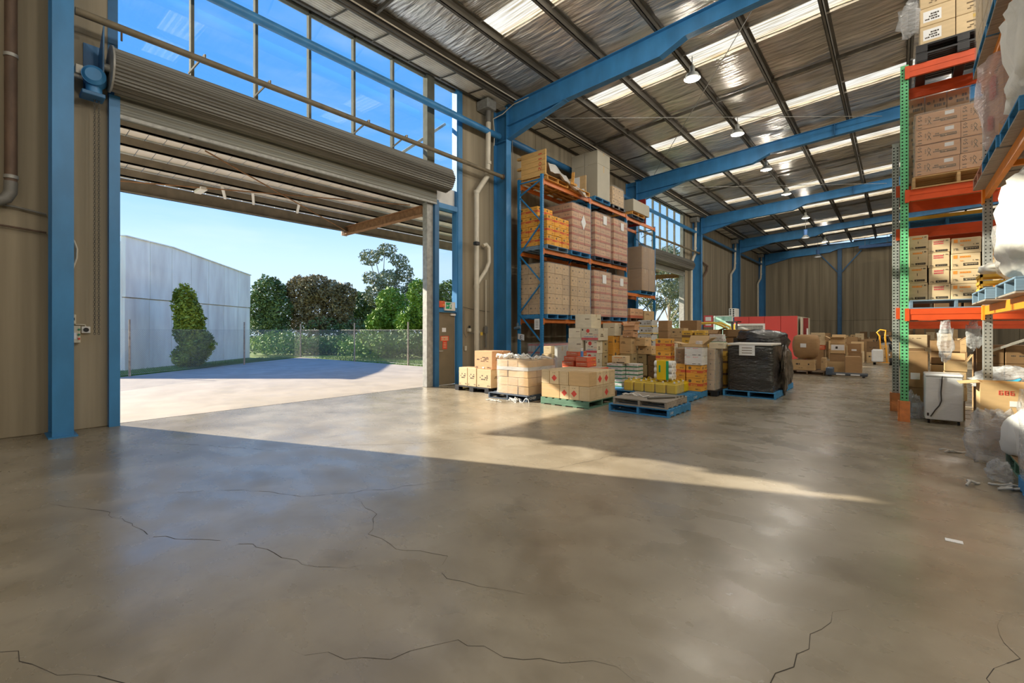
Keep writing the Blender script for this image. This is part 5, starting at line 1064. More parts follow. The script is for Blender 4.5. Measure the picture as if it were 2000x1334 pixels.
column(-7.55, -7.2, 10.2, 10.55, [0, .27, .53, .79, .948], 'light', 'light tan carton beside the rack end'); carton((-7.5, -7.24, 10.22, 10.5, .95, 1.16), 'light', 'small light tan carton topping the stack beside the rack end')
STY['greypanel'] = ('card_silver', []); column(-7.08, -6.98, 10.15, 10.6, [0, .55, 1.17], 'greypanel', 'flat pale grey carton on edge beside the rack end')
column(-6.36, -6.0, 11.45, 11.85, [0, .36, .72, 1.08, 1.44], 'noodle_plain', 'orange yellow carton in film behind the olive cartons'); carton((-6.34, -5.96, 11.46, 11.85, 1.442, 1.80), 'cream', 'cream carton on the orange yellow stack')
# white cartons with green stripe
pallet('blue pallet under the white cartons with green stripes', -5.93, -4.75, 10.13, 11.33, 0, 'pallet_blue')
for c, (x0, x1, y0, y1) in enumerate(((-5.75, -5.32, 10.6, 10.92), (-5.3, -4.98, 10.78, 11.1))):
    for k in range(6): carton((x0 + R.uniform(-.006, .006), x1, y0, y1, .15 + k * .1, .15 + (k + 1) * .1 - .004), 'whitegreen', f"white carton with green stripe, {tiers(6)[k]} of the {['left', 'right'][c]} striped stack", 'white cartons with green stripes')
carton((-5.62, -5.24, 10.62, 10.9, .752, .94), 'shelf_o', 'small tan carton lying on the striped white cartons', rot=.12)
# dark and brown pile
column(-5.98, -5.62, 11.78, 12.1, [0, .47, .94, 1.4], ['dark', 'column', 'tan'], 'brown carton in the column under the pink box')
carton((-5.88, -5.56, 11.75, 12.05, 1.405, 1.592), 'brown_text', 'pinkish printed carton below the one with torn flaps')
def open_carton(label, b, style, flaps='FRBL', fl=.18, ang=(35, 35, 60, 60), name='open_carton', thick=.008):
    x0, x1, y0, y1, z0, z1 = b; mt = STY[style][0]; t = thing(name, label, 'box', ((x0 + x1) / 2, (y0 + y1) / 2, z0)); e = thick
    MB().box(x0, x1, y0, y0 + e, z0, z1).box(x0, x1, y1 - e, y1, z0, z1).box(x0, x0 + e, y0 + e, y1 - e, z0, z1).box(x1 - e, x1, y0 + e, y1 - e, z0, z1).box(x0, x1, y0, y1, z0, z0 + e).build('body', mt, t)
    for f, an in zip(flaps, ang):
        c, s_ = math.cos(rad(an)) * fl, math.sin(rad(an)) * fl
        p = {'F': [(x0, y0, z1), (x1, y0, z1), (x1, y0 - c, z1 + s_), (x0, y0 - c, z1 + s_)], 'B': [(x1, y1, z1), (x0, y1, z1), (x0, y1 + c, z1 + s_), (x1, y1 + c, z1 + s_)], 'R': [(x1, y0, z1), (x1, y1, z1), (x1 + c, y1, z1 + s_), (x1 + c, y0, z1 + s_)], 'L': [(x0, y1, z1), (x0, y0, z1), (x0 - c, y0, z1 + s_), (x0 - c, y1, z1 + s_)]}[f]
        n_ = (Vector(p[1]) - Vector(p[0])).cross(Vector(p[3]) - Vector(p[0])).normalized() * e
        MB().add(p + [tuple(Vector(q) + n_) for q in p], [(0, 1, 2, 3), (7, 6, 5, 4), (0, 4, 5, 1), (1, 5, 6, 2), (2, 6, 7, 3), (3, 7, 4, 0)]).build('flap', mt, t)
    return t
open_carton('pinkish carton with torn open flaps on the brown pile', (-5.85, -5.52, 11.76, 12.04, 1.594, 1.78), 'brown_text', 'FRBL', .07, (-50, 60, 70, 60))
column(-5.71, -5.37, 12.2, 12.57, [0, .32, .62, .922], ['dark', 'column', 'column'], 'dark brown carton in the column left of the tall orange stack'); carton((-5.62, -5.22, 12.18, 12.5, .925, 1.158), 'tanprint', 'printed tan carton below the orange tan one')
carton((-5.64, -5.34, 12.03, 12.45, 1.16, 1.39), 'tan', 'orange tan carton on the brown pile below the white silver cartons')
column(-6.1, -5.76, 12.3, 12.68, [0, .4, .8, 1.15], 'column', 'olive printed carton between the pink box and the silver cartons')
column(-5.34, -5.0, 12.2, 12.6, [0, .31, .62, .9], 'dark', 'dark carton right of the printed tan column')
for k in range(9): carton((-5.9 + (.04 if k % 2 else 0), -5.46 + (.03 if k % 2 else 0), 12.76, 13.18, .02 + k * .209, .02 + (k + 1) * .209 - .003), 'silver', f"pale grey printed carton with black corners, {tiers(9)[k]} of its stack", 'grey cartons with black corners')
# orange stacks, jerrycans, toilet rolls
t = pallet('blue pallet under the yellow jerrycans and orange cartons', -4.73, -3.51, 10.1, 11.5, 0, 'pallet_blue'); stencil(t, -3.508, 10.5, 10.75, .05, .10)
column(-4.69, -4.31, 11.2, 11.48, [.15, .459, .768, 1.077, 1.387], 'noodle', 'orange carton with red band, tall stack', 'orange cartons with red band', .004)
column(-3.87, -3.51, 11.06, 11.46, [.15, .46, .77], 'noodle', 'orange carton with red band under the white boxes', 'orange cartons with red band', .003); column(-4.27, -3.9, 11.08, 11.46, [.15, .46, .77], 'noodle', 'orange carton with red band in the middle stack', 'orange cartons with red band', .003)
carton((-3.9, -3.49, 11.03, 11.42, .772, .98), 'whitebox', 'lower white box on the orange cartons'); carton((-3.9, -3.49, 11.04, 11.42, .982, 1.19), 'whitebox', 'upper white box on the orange cartons')
open_carton('shallow brown carton with raised flap on the white boxes', (-3.94, -3.49, 11.06, 11.42, 1.192, 1.27), 'tan', 'RBL', .26, (38, 50, 10)); carton((-3.68, -3.58, 11.15, 11.35, 1.20, 1.34), 'whitebox', 'small white packet poking out of the shallow brown carton')
carton((-3.55, -3.2, 11.75, 12.05, 1.15, 1.30), 'cream', 'small cream box on the grey wrapped stack')
pallet('black plastic pallet under the grey wrapped stack', -4.42, -3.3, 11.53, 12.3, 0, 'plastic_black', 'plastic', .14); load('grey tan cartons wrapped in cloudy film between orange cartons and black load', (-4.3, -3.38, 11.56, 12.25, .14, 1.14), 3, 2, 4, 'tanprint', 'film_heavy')
column(-4.2, -3.72, 12.55, 13.0, [0, .3, .6, .92, 1.23], 'yelwood', 'amber carton with dark band behind the grey wrapped stack'); column(-3.70, -3.36, 12.55, 13.0, [0, .3, .6, .92, 1.23], 'yelwood', 'amber carton with dark band next to the black load')
def jerry_mesh():
    b = MB(); b.cbox(-.118, .118, -.13, .13, 0, .235, .028); b.cbox(-.095, .095, -.10, .10, .235, .252, .012)
    return b.mesh('body', ['plastic_yellow']), MB().cyl((.05, -.07, .25), (.05, -.07, .285), .024, n=14).mesh('cap', ['plastic_white']), MB().tube([(-.07, .05, .25), (-.06, .04, .285), (.0, .0, .29), (.02, -.02, .25)], .012, n=8).mesh('grip', ['plastic_yellow'])
jb, jc, jg = jerry_mesh()
for j_ in range(4):
    for i in range(5):
        x, y = -4.93 + i * .262, 10.26 + j_ * .272
        if y > 10.9 or (y > 10.7 and i == 0): continue
        t = thing('jerrycan', f"yellow jerrycan with white cap, {['front', 'second', 'third', 'rear'][j_]} row, {['first', 'second', 'third', 'fourth', 'fifth'][i]} from left", 'jerrycan', (x, y, .15), 'yellow jerrycans on the blue pallet')
        put('body', jb, t, (x, y, .15)); put('cap', jc, t, (x, y, .15)); put('grip', jg, t, (x, y, .15))
o = wave_shell((-5.06, -3.76, 10.13, 10.54, .15, .41), .012, 4.4, .02, 9, 4, top=False).build('stretch_film', 'film', org=(-4.4, 10.5, .15)); tag(o, 'clear film bound around the yellow jerrycans', 'film')
t = thing('toilet_roll_pack', 'shrink pack of white toilet rolls with yellow print on the jerrycans', 'toilet rolls', (-4.18, 10.5, .43)); x0 = -4.38
for r_ in range(3):
    for c in range(2):
        y, z = 10.44 + c * .145, .447 + .074 + r_ * .145
        mb = MB().cyl((x0, y, z), (x0 + .42, y, z), .074, n=20); mb.cyl((x0 + .42, y, z), (x0 + .422, y, z), .022, n=12, mi=1); mb.build('roll', ['plastic_white', 'card_grey'], t)
MB().box(x0 + .07, x0 + .29, 10.358, 10.364, .45, .885).box(x0 + .07, x0 + .29, 10.364, 10.66, .884, .888).box(x0 + .29, x0 + .35, 10.358, 10.364, .45, .885, 1).box(x0 + .12, x0 + .16, 10.356, 10.358, .62, .78, 1).build('printed_sleeve', ['plastic_yellow', 'sign_green'], t)
# front pallets with steel bars
t = pallet('bright blue pallet nearest the camera', -4.38, -3.16, 8.15, 9.3, 0, 'pallet_blue'); stencil(t, -3.158, 8.2, 8.36, .055, .10); pallet('weathered grey pallet stacked on the bright blue one', -4.28, -3.2, 8.14, 9.2, .15, 'wood_grey', h=.135)
for k in range(7):
    y = 8.22 + k * .055
    t = MB().bar((-3.62 + k * .01, y + .05, .303), (-3.28 + k * .012, y + .52, .30), .035, .03).build('steel_bar', 'galv_dull' if k % 2 else 'purlin_steel', org=(-3.45, y, .285)); tag(t, f"dark steel bar on the grey pallet, {['first', 'second', 'third', 'fourth', 'fifth', 'sixth', 'seventh'][k]} from the near edge", 'steel bar', 'steel bars on the grey pallet')
tangle('film_strip', 'strip of pale film lying on the weathered grey pallet', (-3.95, 8.55, .285), .26, .08, .05, 5, 'sheet_white', .016, 12, 'film')
# black wrapped loads
pallet('blue pallet under the near black wrapped load', -3.27, -2.12, 11.88, 13.04, 0, 'pallet_blue')
t = thing('black_wrapped_load', 'square load wrapped in shiny black film with a white paper on front', 'wrapped load', (-2.67, 12.4, .15)); wave_shell((-3.16, -2.2, 11.93, 12.98, .152, 1.22), .0, 3.3, .035, 18, 22).build('wrap', 'wrap_black', t); MB().cbox(-3.17, -2.2, 11.92, 12.98, 1.235, 1.285, .01).build('top_sheet', 'sheet_white', t)
mb = MB().box(-2.90, -2.56, 11.885, 11.893, 1.0, 1.24); mb.build('paper', 'paper', t); mb = MB()
for k in range(3): mb.box(-2.84, -2.62, 11.883, 11.885, 1.05 + k * .06, 1.065 + k * .06)
mb.build('print', 'ink_soft', t)
pallet('blue pallet under the far black wrapped load', -3.4, -2.2, 13.5, 14.7, 0, 'pallet_blue')
t = thing('black_wrapped_load', 'taller slumped load in black film behind the square black one', 'wrapped load', (-2.8, 14.1, .15)); wave_shell((-3.42, -2.36, 13.52, 14.66, .152, 1.38), .0, 9.1, .09, 10, 12, top=False).blob((-2.86, 14.1, 1.3), (.60, .62, .30), 26, 14, .22, 2.4, 7, 0, True, 1.1, .7).build('wrap', 'wrap_black', t)
mb = MB(); mb.blob((-2.28, 13.9, .62), (.16, .55, .56), 20, 14, .35, 3.2, 11, 0, True, .155); mb.build('loose_film', 'wrap_brown', t)
mb = MB(); mb.blob((-2.11, 12.8, .5), (.07, .22, .48), 20, 16, .5, 2.6, 21, 0, True, .0); tag(mb.build('loose_film', 'wrap_brown', org=(-2.1, 12.95, 0)), 'loose brown film hanging at the rear corner of the square black load', 'film')
# stacks behind, towards the far roller door
column(-5.03, -4.73, 14.0, 14.35, [0, .4, .8, 1.195], 'tan', 'tan carton under the left amber carton'); carton((-5.03, -4.72, 14.0, 14.35, 1.197, 1.59), 'yelwood', 'left amber carton with dark band standing on top of the rear row')
column(-4.65, -4.36, 14.0, 14.35, [0, .4, .8, 1.195], 'tan', 'tan carton under the right amber carton'); carton((-4.65, -4.36, 14.0, 14.35, 1.197, 1.59), 'yelwood', 'right amber carton with dark band standing on top of the rear row')
column(-4.40, -3.98, 14.5, 14.85, [0, .4, .8, 1.2], 'brown', 'brown carton under the white and blue boxes'); carton((-4.40, -3.98, 14.5, 14.82, 1.2, 1.34), 'whitegreen', 'lower white and green box on the rear brown cartons'); carton((-4.38, -4.0, 14.5, 14.8, 1.342, 1.475), 'whitebox', 'upper white box on the rear brown cartons')
column(-4.2, -3.7, 15.5, 15.95, [0, .4, .8, 1.15, 1.39], 'brown', 'brown carton in the stack behind the black loads'); carton((-4.25, -3.56, 15.46, 16.0, 1.392, 1.62), 'brown', 'wide dark brown carton topping the stack behind the black loads')
open_carton('reddish brown open carton behind the amber cartons', (-4.9, -4.3, 15.2, 15.6, 1.2, 1.62), 'brown', 'FR', .2, (-40, 20)); column(-4.9, -4.3, 15.2, 15.6, [0, .6, 1.198], 'brown', 'brown carton below the reddish open carton')
column(-6.18, -5.56, 17.0, 17.5, [0, .5, 1.0, 1.6], 'brown', 'brown carton below the large one by the far door'); carton((-6.18, -5.56, 17.0, 17.5, 1.602, 1.96), 'brown', 'large brown carton highest in front of the far door')
column(-5.78, -5.33, 15.0, 15.4, [0, .45, .9, 1.35, 1.67], 'tanprint', 'printed brown carton right of the silver cartons'); column(-6.4, -6.06, 15.5, 15.9, [0, .5, 1.05, 1.57, 1.94], 'brown', 'brown carton in the tall column behind the silver cartons'); column(-6.9, -6.5, 14.4, 14.8, [0, .5, 1.0, 1.5], 'tan', 'tan carton in the column beside the rack'); column(-5.28, -4.98, 15.7, 16.1, [0, .5, 1.0, 1.42, 1.6], 'tan', 'tan carton in the narrow rear column'); column(-5.3, -5.05, 13.4, 13.75, [0, .42, .84, 1.2], 'cream', 'cream carton in the short column behind the tall orange stack'); column(-7.0, -6.5, 13.0, 13.45, [0, .5, 1.0, 1.45], 'tanprint', 'printed tan carton in the column near the blue rack')
# ------------------------------------------------------------------ far end: red cool room, machines, clutter
rr = thing('cool_room', 'bright red panelled cool room at the far end of the shed', 'cool room', (-5.5, 28.0, 0))
for k in range(4):
    x0 = -7.1 + k * .775; z0 = 0
    if k < 2:
        MB().cbox(x0 + .009, x0 + .766, 28.0, 28.085, 1.96, 2.36, .004).build('panel', 'red_panel', rr); MB().cbox(x0 + .009, x0 + .766, 28.0, 28.085, 0, .5, .004).build('panel', 'red_panel', rr)
    else: 
        MB().cbox(x0 + .009, x0 + .766, 28.0, 28.085, .96, 2.36, .004).build('panel', 'red_panel', rr); MB().cbox(x0 + .009, x0 + .766, 28.0, 28.085, 0, .955, .004).build('panel', 'red_panel', rr)
MB().box(-7.1, -4.01, 28.1, 30.9, 0, 2.34).build('body', 'cream_box', rr); MB().box(-7.1, -4.01, 28.086, 28.099, 0, 2.34).build('backing', 'red_panel_dark', rr)
MB().box(-7.08, -5.52, 27.97, 28.02, 1.86, 1.97).box(-7.08, -6.98, 27.97, 28.02, .5, 1.86).box(-5.62, -5.52, 27.97, 28.02, .5, 1.86).build('window_frame', 'white_paint', rr); MB().box(-6.98, -5.62, 28.03, 28.08, .5, 1.86).build('shutter', 'galv_dull', rr)
t = MB().box(-3.9, -3.82, 28.2, 31.0, 0, 2.3).box(-3.82, -3.6, 28.6, 28.64, 0, 2.25, 1).box(-3.66, -3.6, 28.5, 28.7, 0, 1.7, 2).build('door_panel', ['cream_box', 'red_panel_dark', 'white_paint'], org=(-3.8, 29, 0)); tag(t, 'dark red and white door panels standing beside the red cool room', 'panel')
t = thing('condenser_unit', 'grey condenser unit with round fans on top of the cool room', 'condenser', (-7.25, 28.35, 2.36)); MB().cbox(-7.42, -7.08, 28.2, 29.0, 2.36, 2.86, .01).build('case', 'white_paint', t)
for k in range(4):
    for c in range(2): MB().cyl((-7.34 + c * .16, 28.195, 2.43 + k * .115), (-7.34 + c * .16, 28.2, 2.43 + k * .115), .045, n=14).build('fan', 'black', t)
t = thing('mural_panel', 'tall panel with teal landscape print left of the red cool room', 'panel', (-7.4, 26.6, 0)); MB().box(-7.75, -6.85, 26.6, 26.66, 0, 2.36).build('print', 'poster_green', t); MB().box(-7.79, -7.75, 26.58, 26.68, 0, 2.38).box(-6.85, -6.81, 26.58, 26.68, 0, 2.38).box(-7.79, -6.81, 26.58, 26.68, 2.36, 2.4).build('frame', 'white_paint', t)
t = thing('column_sign', 'pink and white sign board on the column behind the far door', 'sign', (-9.4, 30.4, 1.8)); MB().box(-9.5, -8.95, 30.36, 30.38, 1.8, 2.55).build('board', 'ink_pinkred', t); MB().box(-9.4, -9.05, 30.355, 30.36, 2.2, 2.45).box(-9.4, -9.05, 30.355, 30.36, 1.9, 2.05).build('print', 'paper', t)
t = thing('lifting_frame', 'yellow tubular guard frame behind the amber cartons', 'frame', (-6.5, 22, 0))
MB().tube([(-7.35, 21.5, 0), (-7.35, 21.5, 1.88), (-7.3, 21.5, 1.93), (-6.3, 21.6, 1.93), (-6.0, 21.65, 1.8), (-5.7, 21.7, 1.6), (-5.6, 21.7, 0)], .05, n=10).build('near_hoop', 'machine_yellow', t)
MB().tube([(-7.35, 22.6, 0), (-7.35, 22.6, 1.9), (-6.3, 22.6, 1.95), (-5.9, 22.6, 1.75), (-5.6, 22.6, 0)], .05, n=10).build('rear_hoop', 'machine_yellow', t)
for x in (-7.35, -6.3): MB().bar((x, 21.5, 1.92), (x, 22.6, 1.92), .06, .05).build('cross_bar', 'machine_yellow', t)
t = thing('pallet_stacker', 'small dark pallet stacker with yellow mast left of the cool room', 'stacker', (-6.04, 23.5, 0))
MB().cbox(-6.28, -5.9, 23.52, 24.1, .12, 1.3, .03).build('body', 'poster_green', t); MB().box(-6.06, -6.0, 23.4, 23.5, .1, 1.98).box(-5.86, -5.80, 23.4, 23.5, .1, 1.98).build('mast', 'black', t); MB().box(-5.97, -5.9, 23.42, 23.5, .1, 1.9).build('chain_guard', 'machine_yellow', t); MB().box(-6.30, -5.78, 23.38, 24.1, 1.98, 2.03).build('overhead_guard', 'black', t); MB().box(-6.28, -6.08, 23.44, 23.5, 1.3, 1.98).build('screen', 'poster_green', t)
for x in (-6.2, -5.9): MB().cyl((x - .05, 23.6, .12), (x + .05, 23.6, .12), .12, n=16).build('wheel', 'rubber', t)
# clutter row: boxes by the aisle
def heapbox(b, s, l, rot=0): return carton(b, s, l, None, rot=rot)
pallet('wooden pallet under the bulging carton in the aisle clutter', -3.0, -1.95, 19.35, 20.5, 0, 'wood_dark')
heapbox((-2.95, -2.25, 19.45, 20.0, .15, .52), 'tanprint', 'tan carton on the pallet in the aisle clutter'); 
t = MB().blob((-2.55, 19.75, 1.0), (.42, .36, .44), 24, 14, .10, 1.8, 4, 0, True, .525, .6).box(-2.68, -2.5, 19.36, 19.37, .98, 1.12, 1).build('bulging_carton', ['card_brown', 'paper'], org=(-2.55, 19.75, .52)); tag(t, 'bulging brown carton with white label in the aisle clutter', 'box')
heapbox((-2.1, -1.96, 19.75, 20.2, .15, .6), 'tan', 'narrow tan carton on the pallet in the aisle clutter'); heapbox((-2.1, -1.45, 21.0, 21.6, 0, .42), 'plain', 'wide plain carton at the bottom of the middle clutter stack'); heapbox((-1.95, -1.5, 21.02, 21.5, .422, .72), 'brown', 'brown carton second in the middle clutter stack'); heapbox((-1.93, -1.48, 21.0, 21.5, .722, 1.08), 'whitelabel', 'carton with large white label in the middle clutter stack')
open_carton('open carton with pale flaps on the middle clutter stack', (-1.93, -1.5, 21.0, 21.5, 1.082, 1.28), 'tan', 'FLRB', .2, (20, 30, 35, 50))
heapbox((-2.7, -2.15, 21.1, 21.7, 0, .85), 'brown', 'tall brown carton beside the middle clutter stack'); heapbox((-2.62, -2.12, 21.12, 21.6, .852, 1.02), 'redflat', 'flat red carton on the tall brown carton in the clutter'); heapbox((-2.6, -2.15, 21.1, 21.6, 1.022, 1.5), 'light', 'light carton on the flat red one in the clutter', .15)
heapbox((-1.40, -1.0, 21.2, 21.7, 0, .75), 'brown', 'upright brown carton right of the middle clutter stack'); heapbox((-1.42, -1.02, 21.2, 21.6, .752, 1.1), 'papered', 'brown carton with white sticker above the upright one'); heapbox((-1.45, -1.0, 20.2, 20.75, 0, .66), 'brown', 'large square brown carton standing out in the aisle', .1)
t = thing('pallet_jack', 'dark blue pallet jack forks lying beside the large square carton', 'pallet jack', (-1.25, 19.4, 0))
for y in (19.15, 19.55): MB().cbox(-1.72, -.75, y, y + .16, .05, .12, .01).build('fork', 'plastic_slate', t)
MB().cbox(-1.9, -1.7, 19.15, 19.71, .05, .30, .02).build('head', 'trolley_blue', t)
for y in (19.2, 19.65): MB().cyl((-.85, y - .04, .04), (-.85, y + .04, .04), .04, n=12).cyl((-1.8, y - .03, .07), (-1.8, y + .03, .07), .07, n=12).build('wheel', 'rubber', t)
MB().box(-1.6, -1.35, 19.145, 19.15, .07, .11).box(-1.2, -.95, 19.145, 19.15, .07, .11).build('label', 'paper', t)
t = thing('sack_truck', 'orange sack truck carrying a white drum by the far aisle', 'sack truck', (-.5, 27.2, 0))
for x in (-.56, -.36): MB().bar((x, 27.2, .12), (x - .06, 27.35, 1.35), .05, .05).build('rail', 'trolley_yellow', t)
MB().tube([(-.62, 27.35, 1.33), (-.72, 27.38, 1.5), (-.6, 27.4, 1.62), (-.4, 27.4, 1.6), (-.42, 27.36, 1.33)], .03, n=8).build('handle', 'trolley_yellow', t); MB().box(-.7, -.25, 26.9, 27.2, .1, .12).build('toe_plate', 'trolley_yellow', t)
for x in (-.80, -.22): MB().cyl((x - .05, 27.2, .16), (x + .05, 27.2, .16), .16, n=18).build('wheel', 'rubber', t)
t = MB().cbox(-.9, -.48, 26.82, 27.15, .125, .72, .05).build('white_drum', 'plastic_white', org=(-.7, 27, .125)); tag(t, 'white plastic drum standing on the orange sack truck', 'drum')
t = thing('sack_truck', 'dark blue sack truck with yellow gas bottles next to the orange one', 'sack truck', (.15, 26.9, 0))
for x in (.02, .24): MB().bar((x, 27.0, .12), (x, 27.2, 1.35), .04, .04).build('rail', 'trolley_blue', t)
MB().tube([(.02, 27.2, 1.33), (-.02, 27.3, 1.7), (-.14, 27.3, 1.95)], .025, n=8).build('handle', 'chrome', t)
for x in (.06, .18): MB().cyl((x, 26.9, .14), (x, 26.9, 1.05), .05, n=12).build('bottle', 'machine_yellow', t)
MB().cyl((.08, 26.95, .16), (.18, 26.95, .16), .16, n=18).build('wheel', 'rubber', t)
# scattered cartons towards the end wall
r = random.Random(11); n = 0
spots = [(-3.0, 31, .8), (-3.0, 33, .9), (-2.2, 31.5, 1.0), (-2.3, 36, .9), (-3.4, 38, 1.1), (-1.4, 33, .7), (-1.6, 38, .9), (-.7, 34.5, .8), (-.2, 40, 1.2), (.6, 36, .9), (-3.5, 43, 1.1), (-2.2, 44, 1.2), (-1.0, 43, 1.3), (.2, 44, 1.4), (1.2, 42, 1.3), (-4.5, 42, 1.0), (-5.2, 36, 1.2), (1.6, 46, 1.6), (.4, 47.2, 1.6), (-1.8, 47.2, 1.2), (-6.5, 46, 1.2), (-.9, 30.0, .9), (2.4, 40, 1.4), (-1.2, 28.6, 1.1), (2.2, 33, 1.2)]
adj = ['tan', 'brown', 'dark brown', 'printed', 'light tan']
for i, (cx, cy, hh) in enumerate(spots):
    for dx_ in (-.3, .3):
        z = 0.0; w = r.uniform(.44, .56); d_ = r.uniform(.35, .6)
        while z < hh * r.uniform(.7, 1.1):
            h0 = r.uniform(.34, .62); s_ = r.choice(['tan', 'brown', 'dark', 'tanprint', 'light', 'brown', 'papered'])
            carton((cx + dx_ - w / 2, cx + dx_ + w / 2, cy - d_ / 2, cy + d_ / 2, z, z + h0 - .003), s_, f"{ {'tan': 'tan', 'brown': 'brown', 'dark': 'dark brown', 'tanprint': 'printed tan', 'light': 'pale tan', 'papered': 'stickered brown'}[s_]} carton in the far heaps, {'against the end wall' if cy > 41.5 else 'near the red cool room' if cx < -2.8 else 'near the sack trucks' if cx > -1.5 and cy < 36 else 'in the middle of the floor'}", 'cartons heaped before the end wall', rot=r.uniform(-.05, .05), name='cardboard_box'); z += h0; w *= .97; d_ *= .97
t = thing('motor_scooter', 'dark jumble of machine parts with round wheels before the end wall', 'machine', (-.6, 32.0, 0))
for k in range(7):
    x, y, z = -1.2 + r.random() * 1.4, 31.6 + r.random() * .9, .3 + r.random() * .8
    MB().cyl((x, y, z), (x + .08, y + .03, z + .02), r.uniform(.14, .26), n=16).build('wheel', 'rubber', t)
MB().tube([(-1.2, 32, .0), (-1.0, 32, .9), (-.3, 32.1, 1.0), (.2, 32, .6), (.3, 32, 0)], .05, n=8).tube([(-1.1, 32.2, 0), (-.8, 32.2, 1.25), (.1, 32.2, 1.3), (.15, 32.2, 0)], .03, n=8).build('frame', 'black', t)
MB().blob((-.5, 32.1, .65), (.35, .25, .3), 16, 10, .3, 2.5, 3).build('engine', 'galv_dull', t)
# blue pendant work lamps on the far rafters
for (x, y, z, lab) in ((-4.55, 35.0, 7.6, 'higher blue pendant lamp below the far rafters'), (-4.55, 41.0, 7.1, 'lower blue pendant lamp below the far rafters')):
    t = thing('pendant_lamp', lab, 'lamp', (x, y, z)); MB().cyl((x, y, z + .55), (x, y, ztop(x) + .02), .012, n=6).build('cord', 'galv_dull', t); MB().cyl((x, y, z + .2), (x, y, z + .55), .11, n=14).build('ballast', 'ink_blue', t); MB().cyl((x, y, z), (x, y, z + .2), .26, .1, n=20, caps=False).build('shade', 'galv', t); MB().cyl((x, y, z + .03), (x, y, z + .04), .2, n=16).build('bulb', 'lamp_glow', t)
t = thing('space_heater', 'blue radiant heater hanging before the end wall under the last rafter', 'heater', (-1.2, 47.0, 8.3)); MB().cbox(-2.4, -.2, 46.9, 47.3, 8.3, 8.55, .03).build('housing', 'ink_blue', t); 
for x in (-2.0, -.6): MB().cyl((x, 47.1, 8.55), (x, 47.1, ztop(x) + .05), .012, n=6).build('hanger', 'galv_dull', t)
# ------------------------------------------------------------------ racks and goods on the right
def xrack(label, x0, x1, y0, y1, h, levels, um, bm, posts=None, foot=None, hole=True):
    t = thing('pallet_rack', label, 'rack', (x0, y0, 0))
    for x in (posts or (x0, x1)):
        for y in (y0, y1):
            mb = MB()
            if hole: perforated(mb, x - .055, x + .055, y - .04, y + .04, .01, h, 1, 'y', .06, True, .0115)
            else: mb.box(x - .05, x + .05, y - .04, y + .04, .01, h)
            up_ = mb.build('upright', [um, 'hole'], t); MB().box(x - .08, x + .08, y - .07, y + .07, 0, .012).build('foot_plate', um, up_)
        z = .3; s_ = 1
        while z < h - .6:
            a, b = ((y0, z), (y1, z + .9)) if s_ > 0 else ((y1, z), (y0, z + .9)); MB().bar((x, a[0], a[1]), (x, b[0], b[1]), .03, .04, up=(1, 0, 0)).build('brace', um, t); z += .9; s_ = -s_
    ps = posts or (x0, x1)
    for z in levels:
        for a, b in zip(ps, ps[1:]):
            for y in (y0 - .045, y1 + .045):
                MB().box(a + .05, b - .05, y - .025, y + .025, z - .11, z - .015).box(a + .05, b - .05, y - .03, y + .02, z - .015, z + .08).build('beam', bm, t); bm_ = t.children[-1]
                for xx in (a + .035, b - .035): MB().box(xx - .03, xx + .03, y - .035, y - .005, z - .13, z + .09).build('beam_end', bm, bm_)
    if foot:
        MB().box(x0 - .075, x0 + .075, y0 - .10, y0 - .06, 0, .36).box(x0 - .09, x0 - .07, y0 - .10, y0 + .06, 0, .36).build('post_guard', foot, t)
    return t
ra = xrack('pallet rack with green perforated posts and red beams at right', .10, 2.85, 10.6, 11.5, 6.25, (1.89, 3.96, 6.12), 'rack_green', 'beam_red', foot='rack_foot')
rb = xrack('grey posted rack with red beams behind the green rack', -.02, 2.75, 11.85, 12.75, 5.3, (1.95, 3.5, 4.35), 'galv', 'beam_red', hole=True, foot='rack_foot')
rc = xrack('farther rack with red beams seen through the green rack', .15, 5.6, 16.2, 17.1, 5.2, (1.75, 3.3, 4.3), 'galv_dull', 'beam_red', posts=(.15, 2.9, 5.6), hole=False)
# green rack, lowest shelf
pallet('pale blue pallet on the lowest shelf of the green rack', .17, 1.34, 10.56, 11.6, 1.97, 'pallet_pale')
names = ['orange printed', 'red printed', 'orange square marked']
for c, (x0, x1, st, zs) in enumerate(((.16, .405, 'shelf_o', [2.12, 2.43, 2.72, 3.01, 3.26]), (.415, .685, 'shelf_r', [2.12, 2.395, 2.675, 2.93, 3.165]), (.70, 1.05, 'shelf_b', [2.12, 2.375, 2.62, 2.885, 3.15]), (1.07, 1.42, 'shelf_b', [2.12, 2.375, 2.62, 2.885, 3.15]))):
    for k in range(4):
        carton((x0 + R.uniform(-.008, .008), x1 + R.uniform(-.008, .008), 10.68, 11.08, zs[k], zs[k + 1] - .003), st, f"tan carton, {tiers(4)[k]}, {['first', 'second', 'third', 'fourth'][c]} column from green post, lowest shelf", 'tan cartons on the lowest green rack shelf')
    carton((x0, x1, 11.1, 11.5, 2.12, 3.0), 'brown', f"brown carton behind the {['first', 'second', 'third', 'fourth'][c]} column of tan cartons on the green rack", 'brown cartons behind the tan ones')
# green rack, middle shelf
pallet('wooden pallet below the two column pinkish cartons on the green rack', .2, 1.36, 10.5, 11.55, 4.04, 'wood_pine', h=.2)
load('film wrapped pinkish cartons with stencilled numbers on the green rack', (.24, 1.36, 10.52, 11.2, 4.25, 5.31), 2, 2, 4, 'chars', 'film', amp=.008)
load('brown printed cartons in film behind the pinkish ones', (.1, 1.0, 11.7, 12.7, 4.43, 6.05), 3, 2, 5, 'tomato', 'film', amp=.02); pallet('dark pallet under the brown printed cartons on the grey posted rack', .05, 1.1, 11.75, 12.85, 4.43 - .15 + .0, 'wood_dark', h=.148)
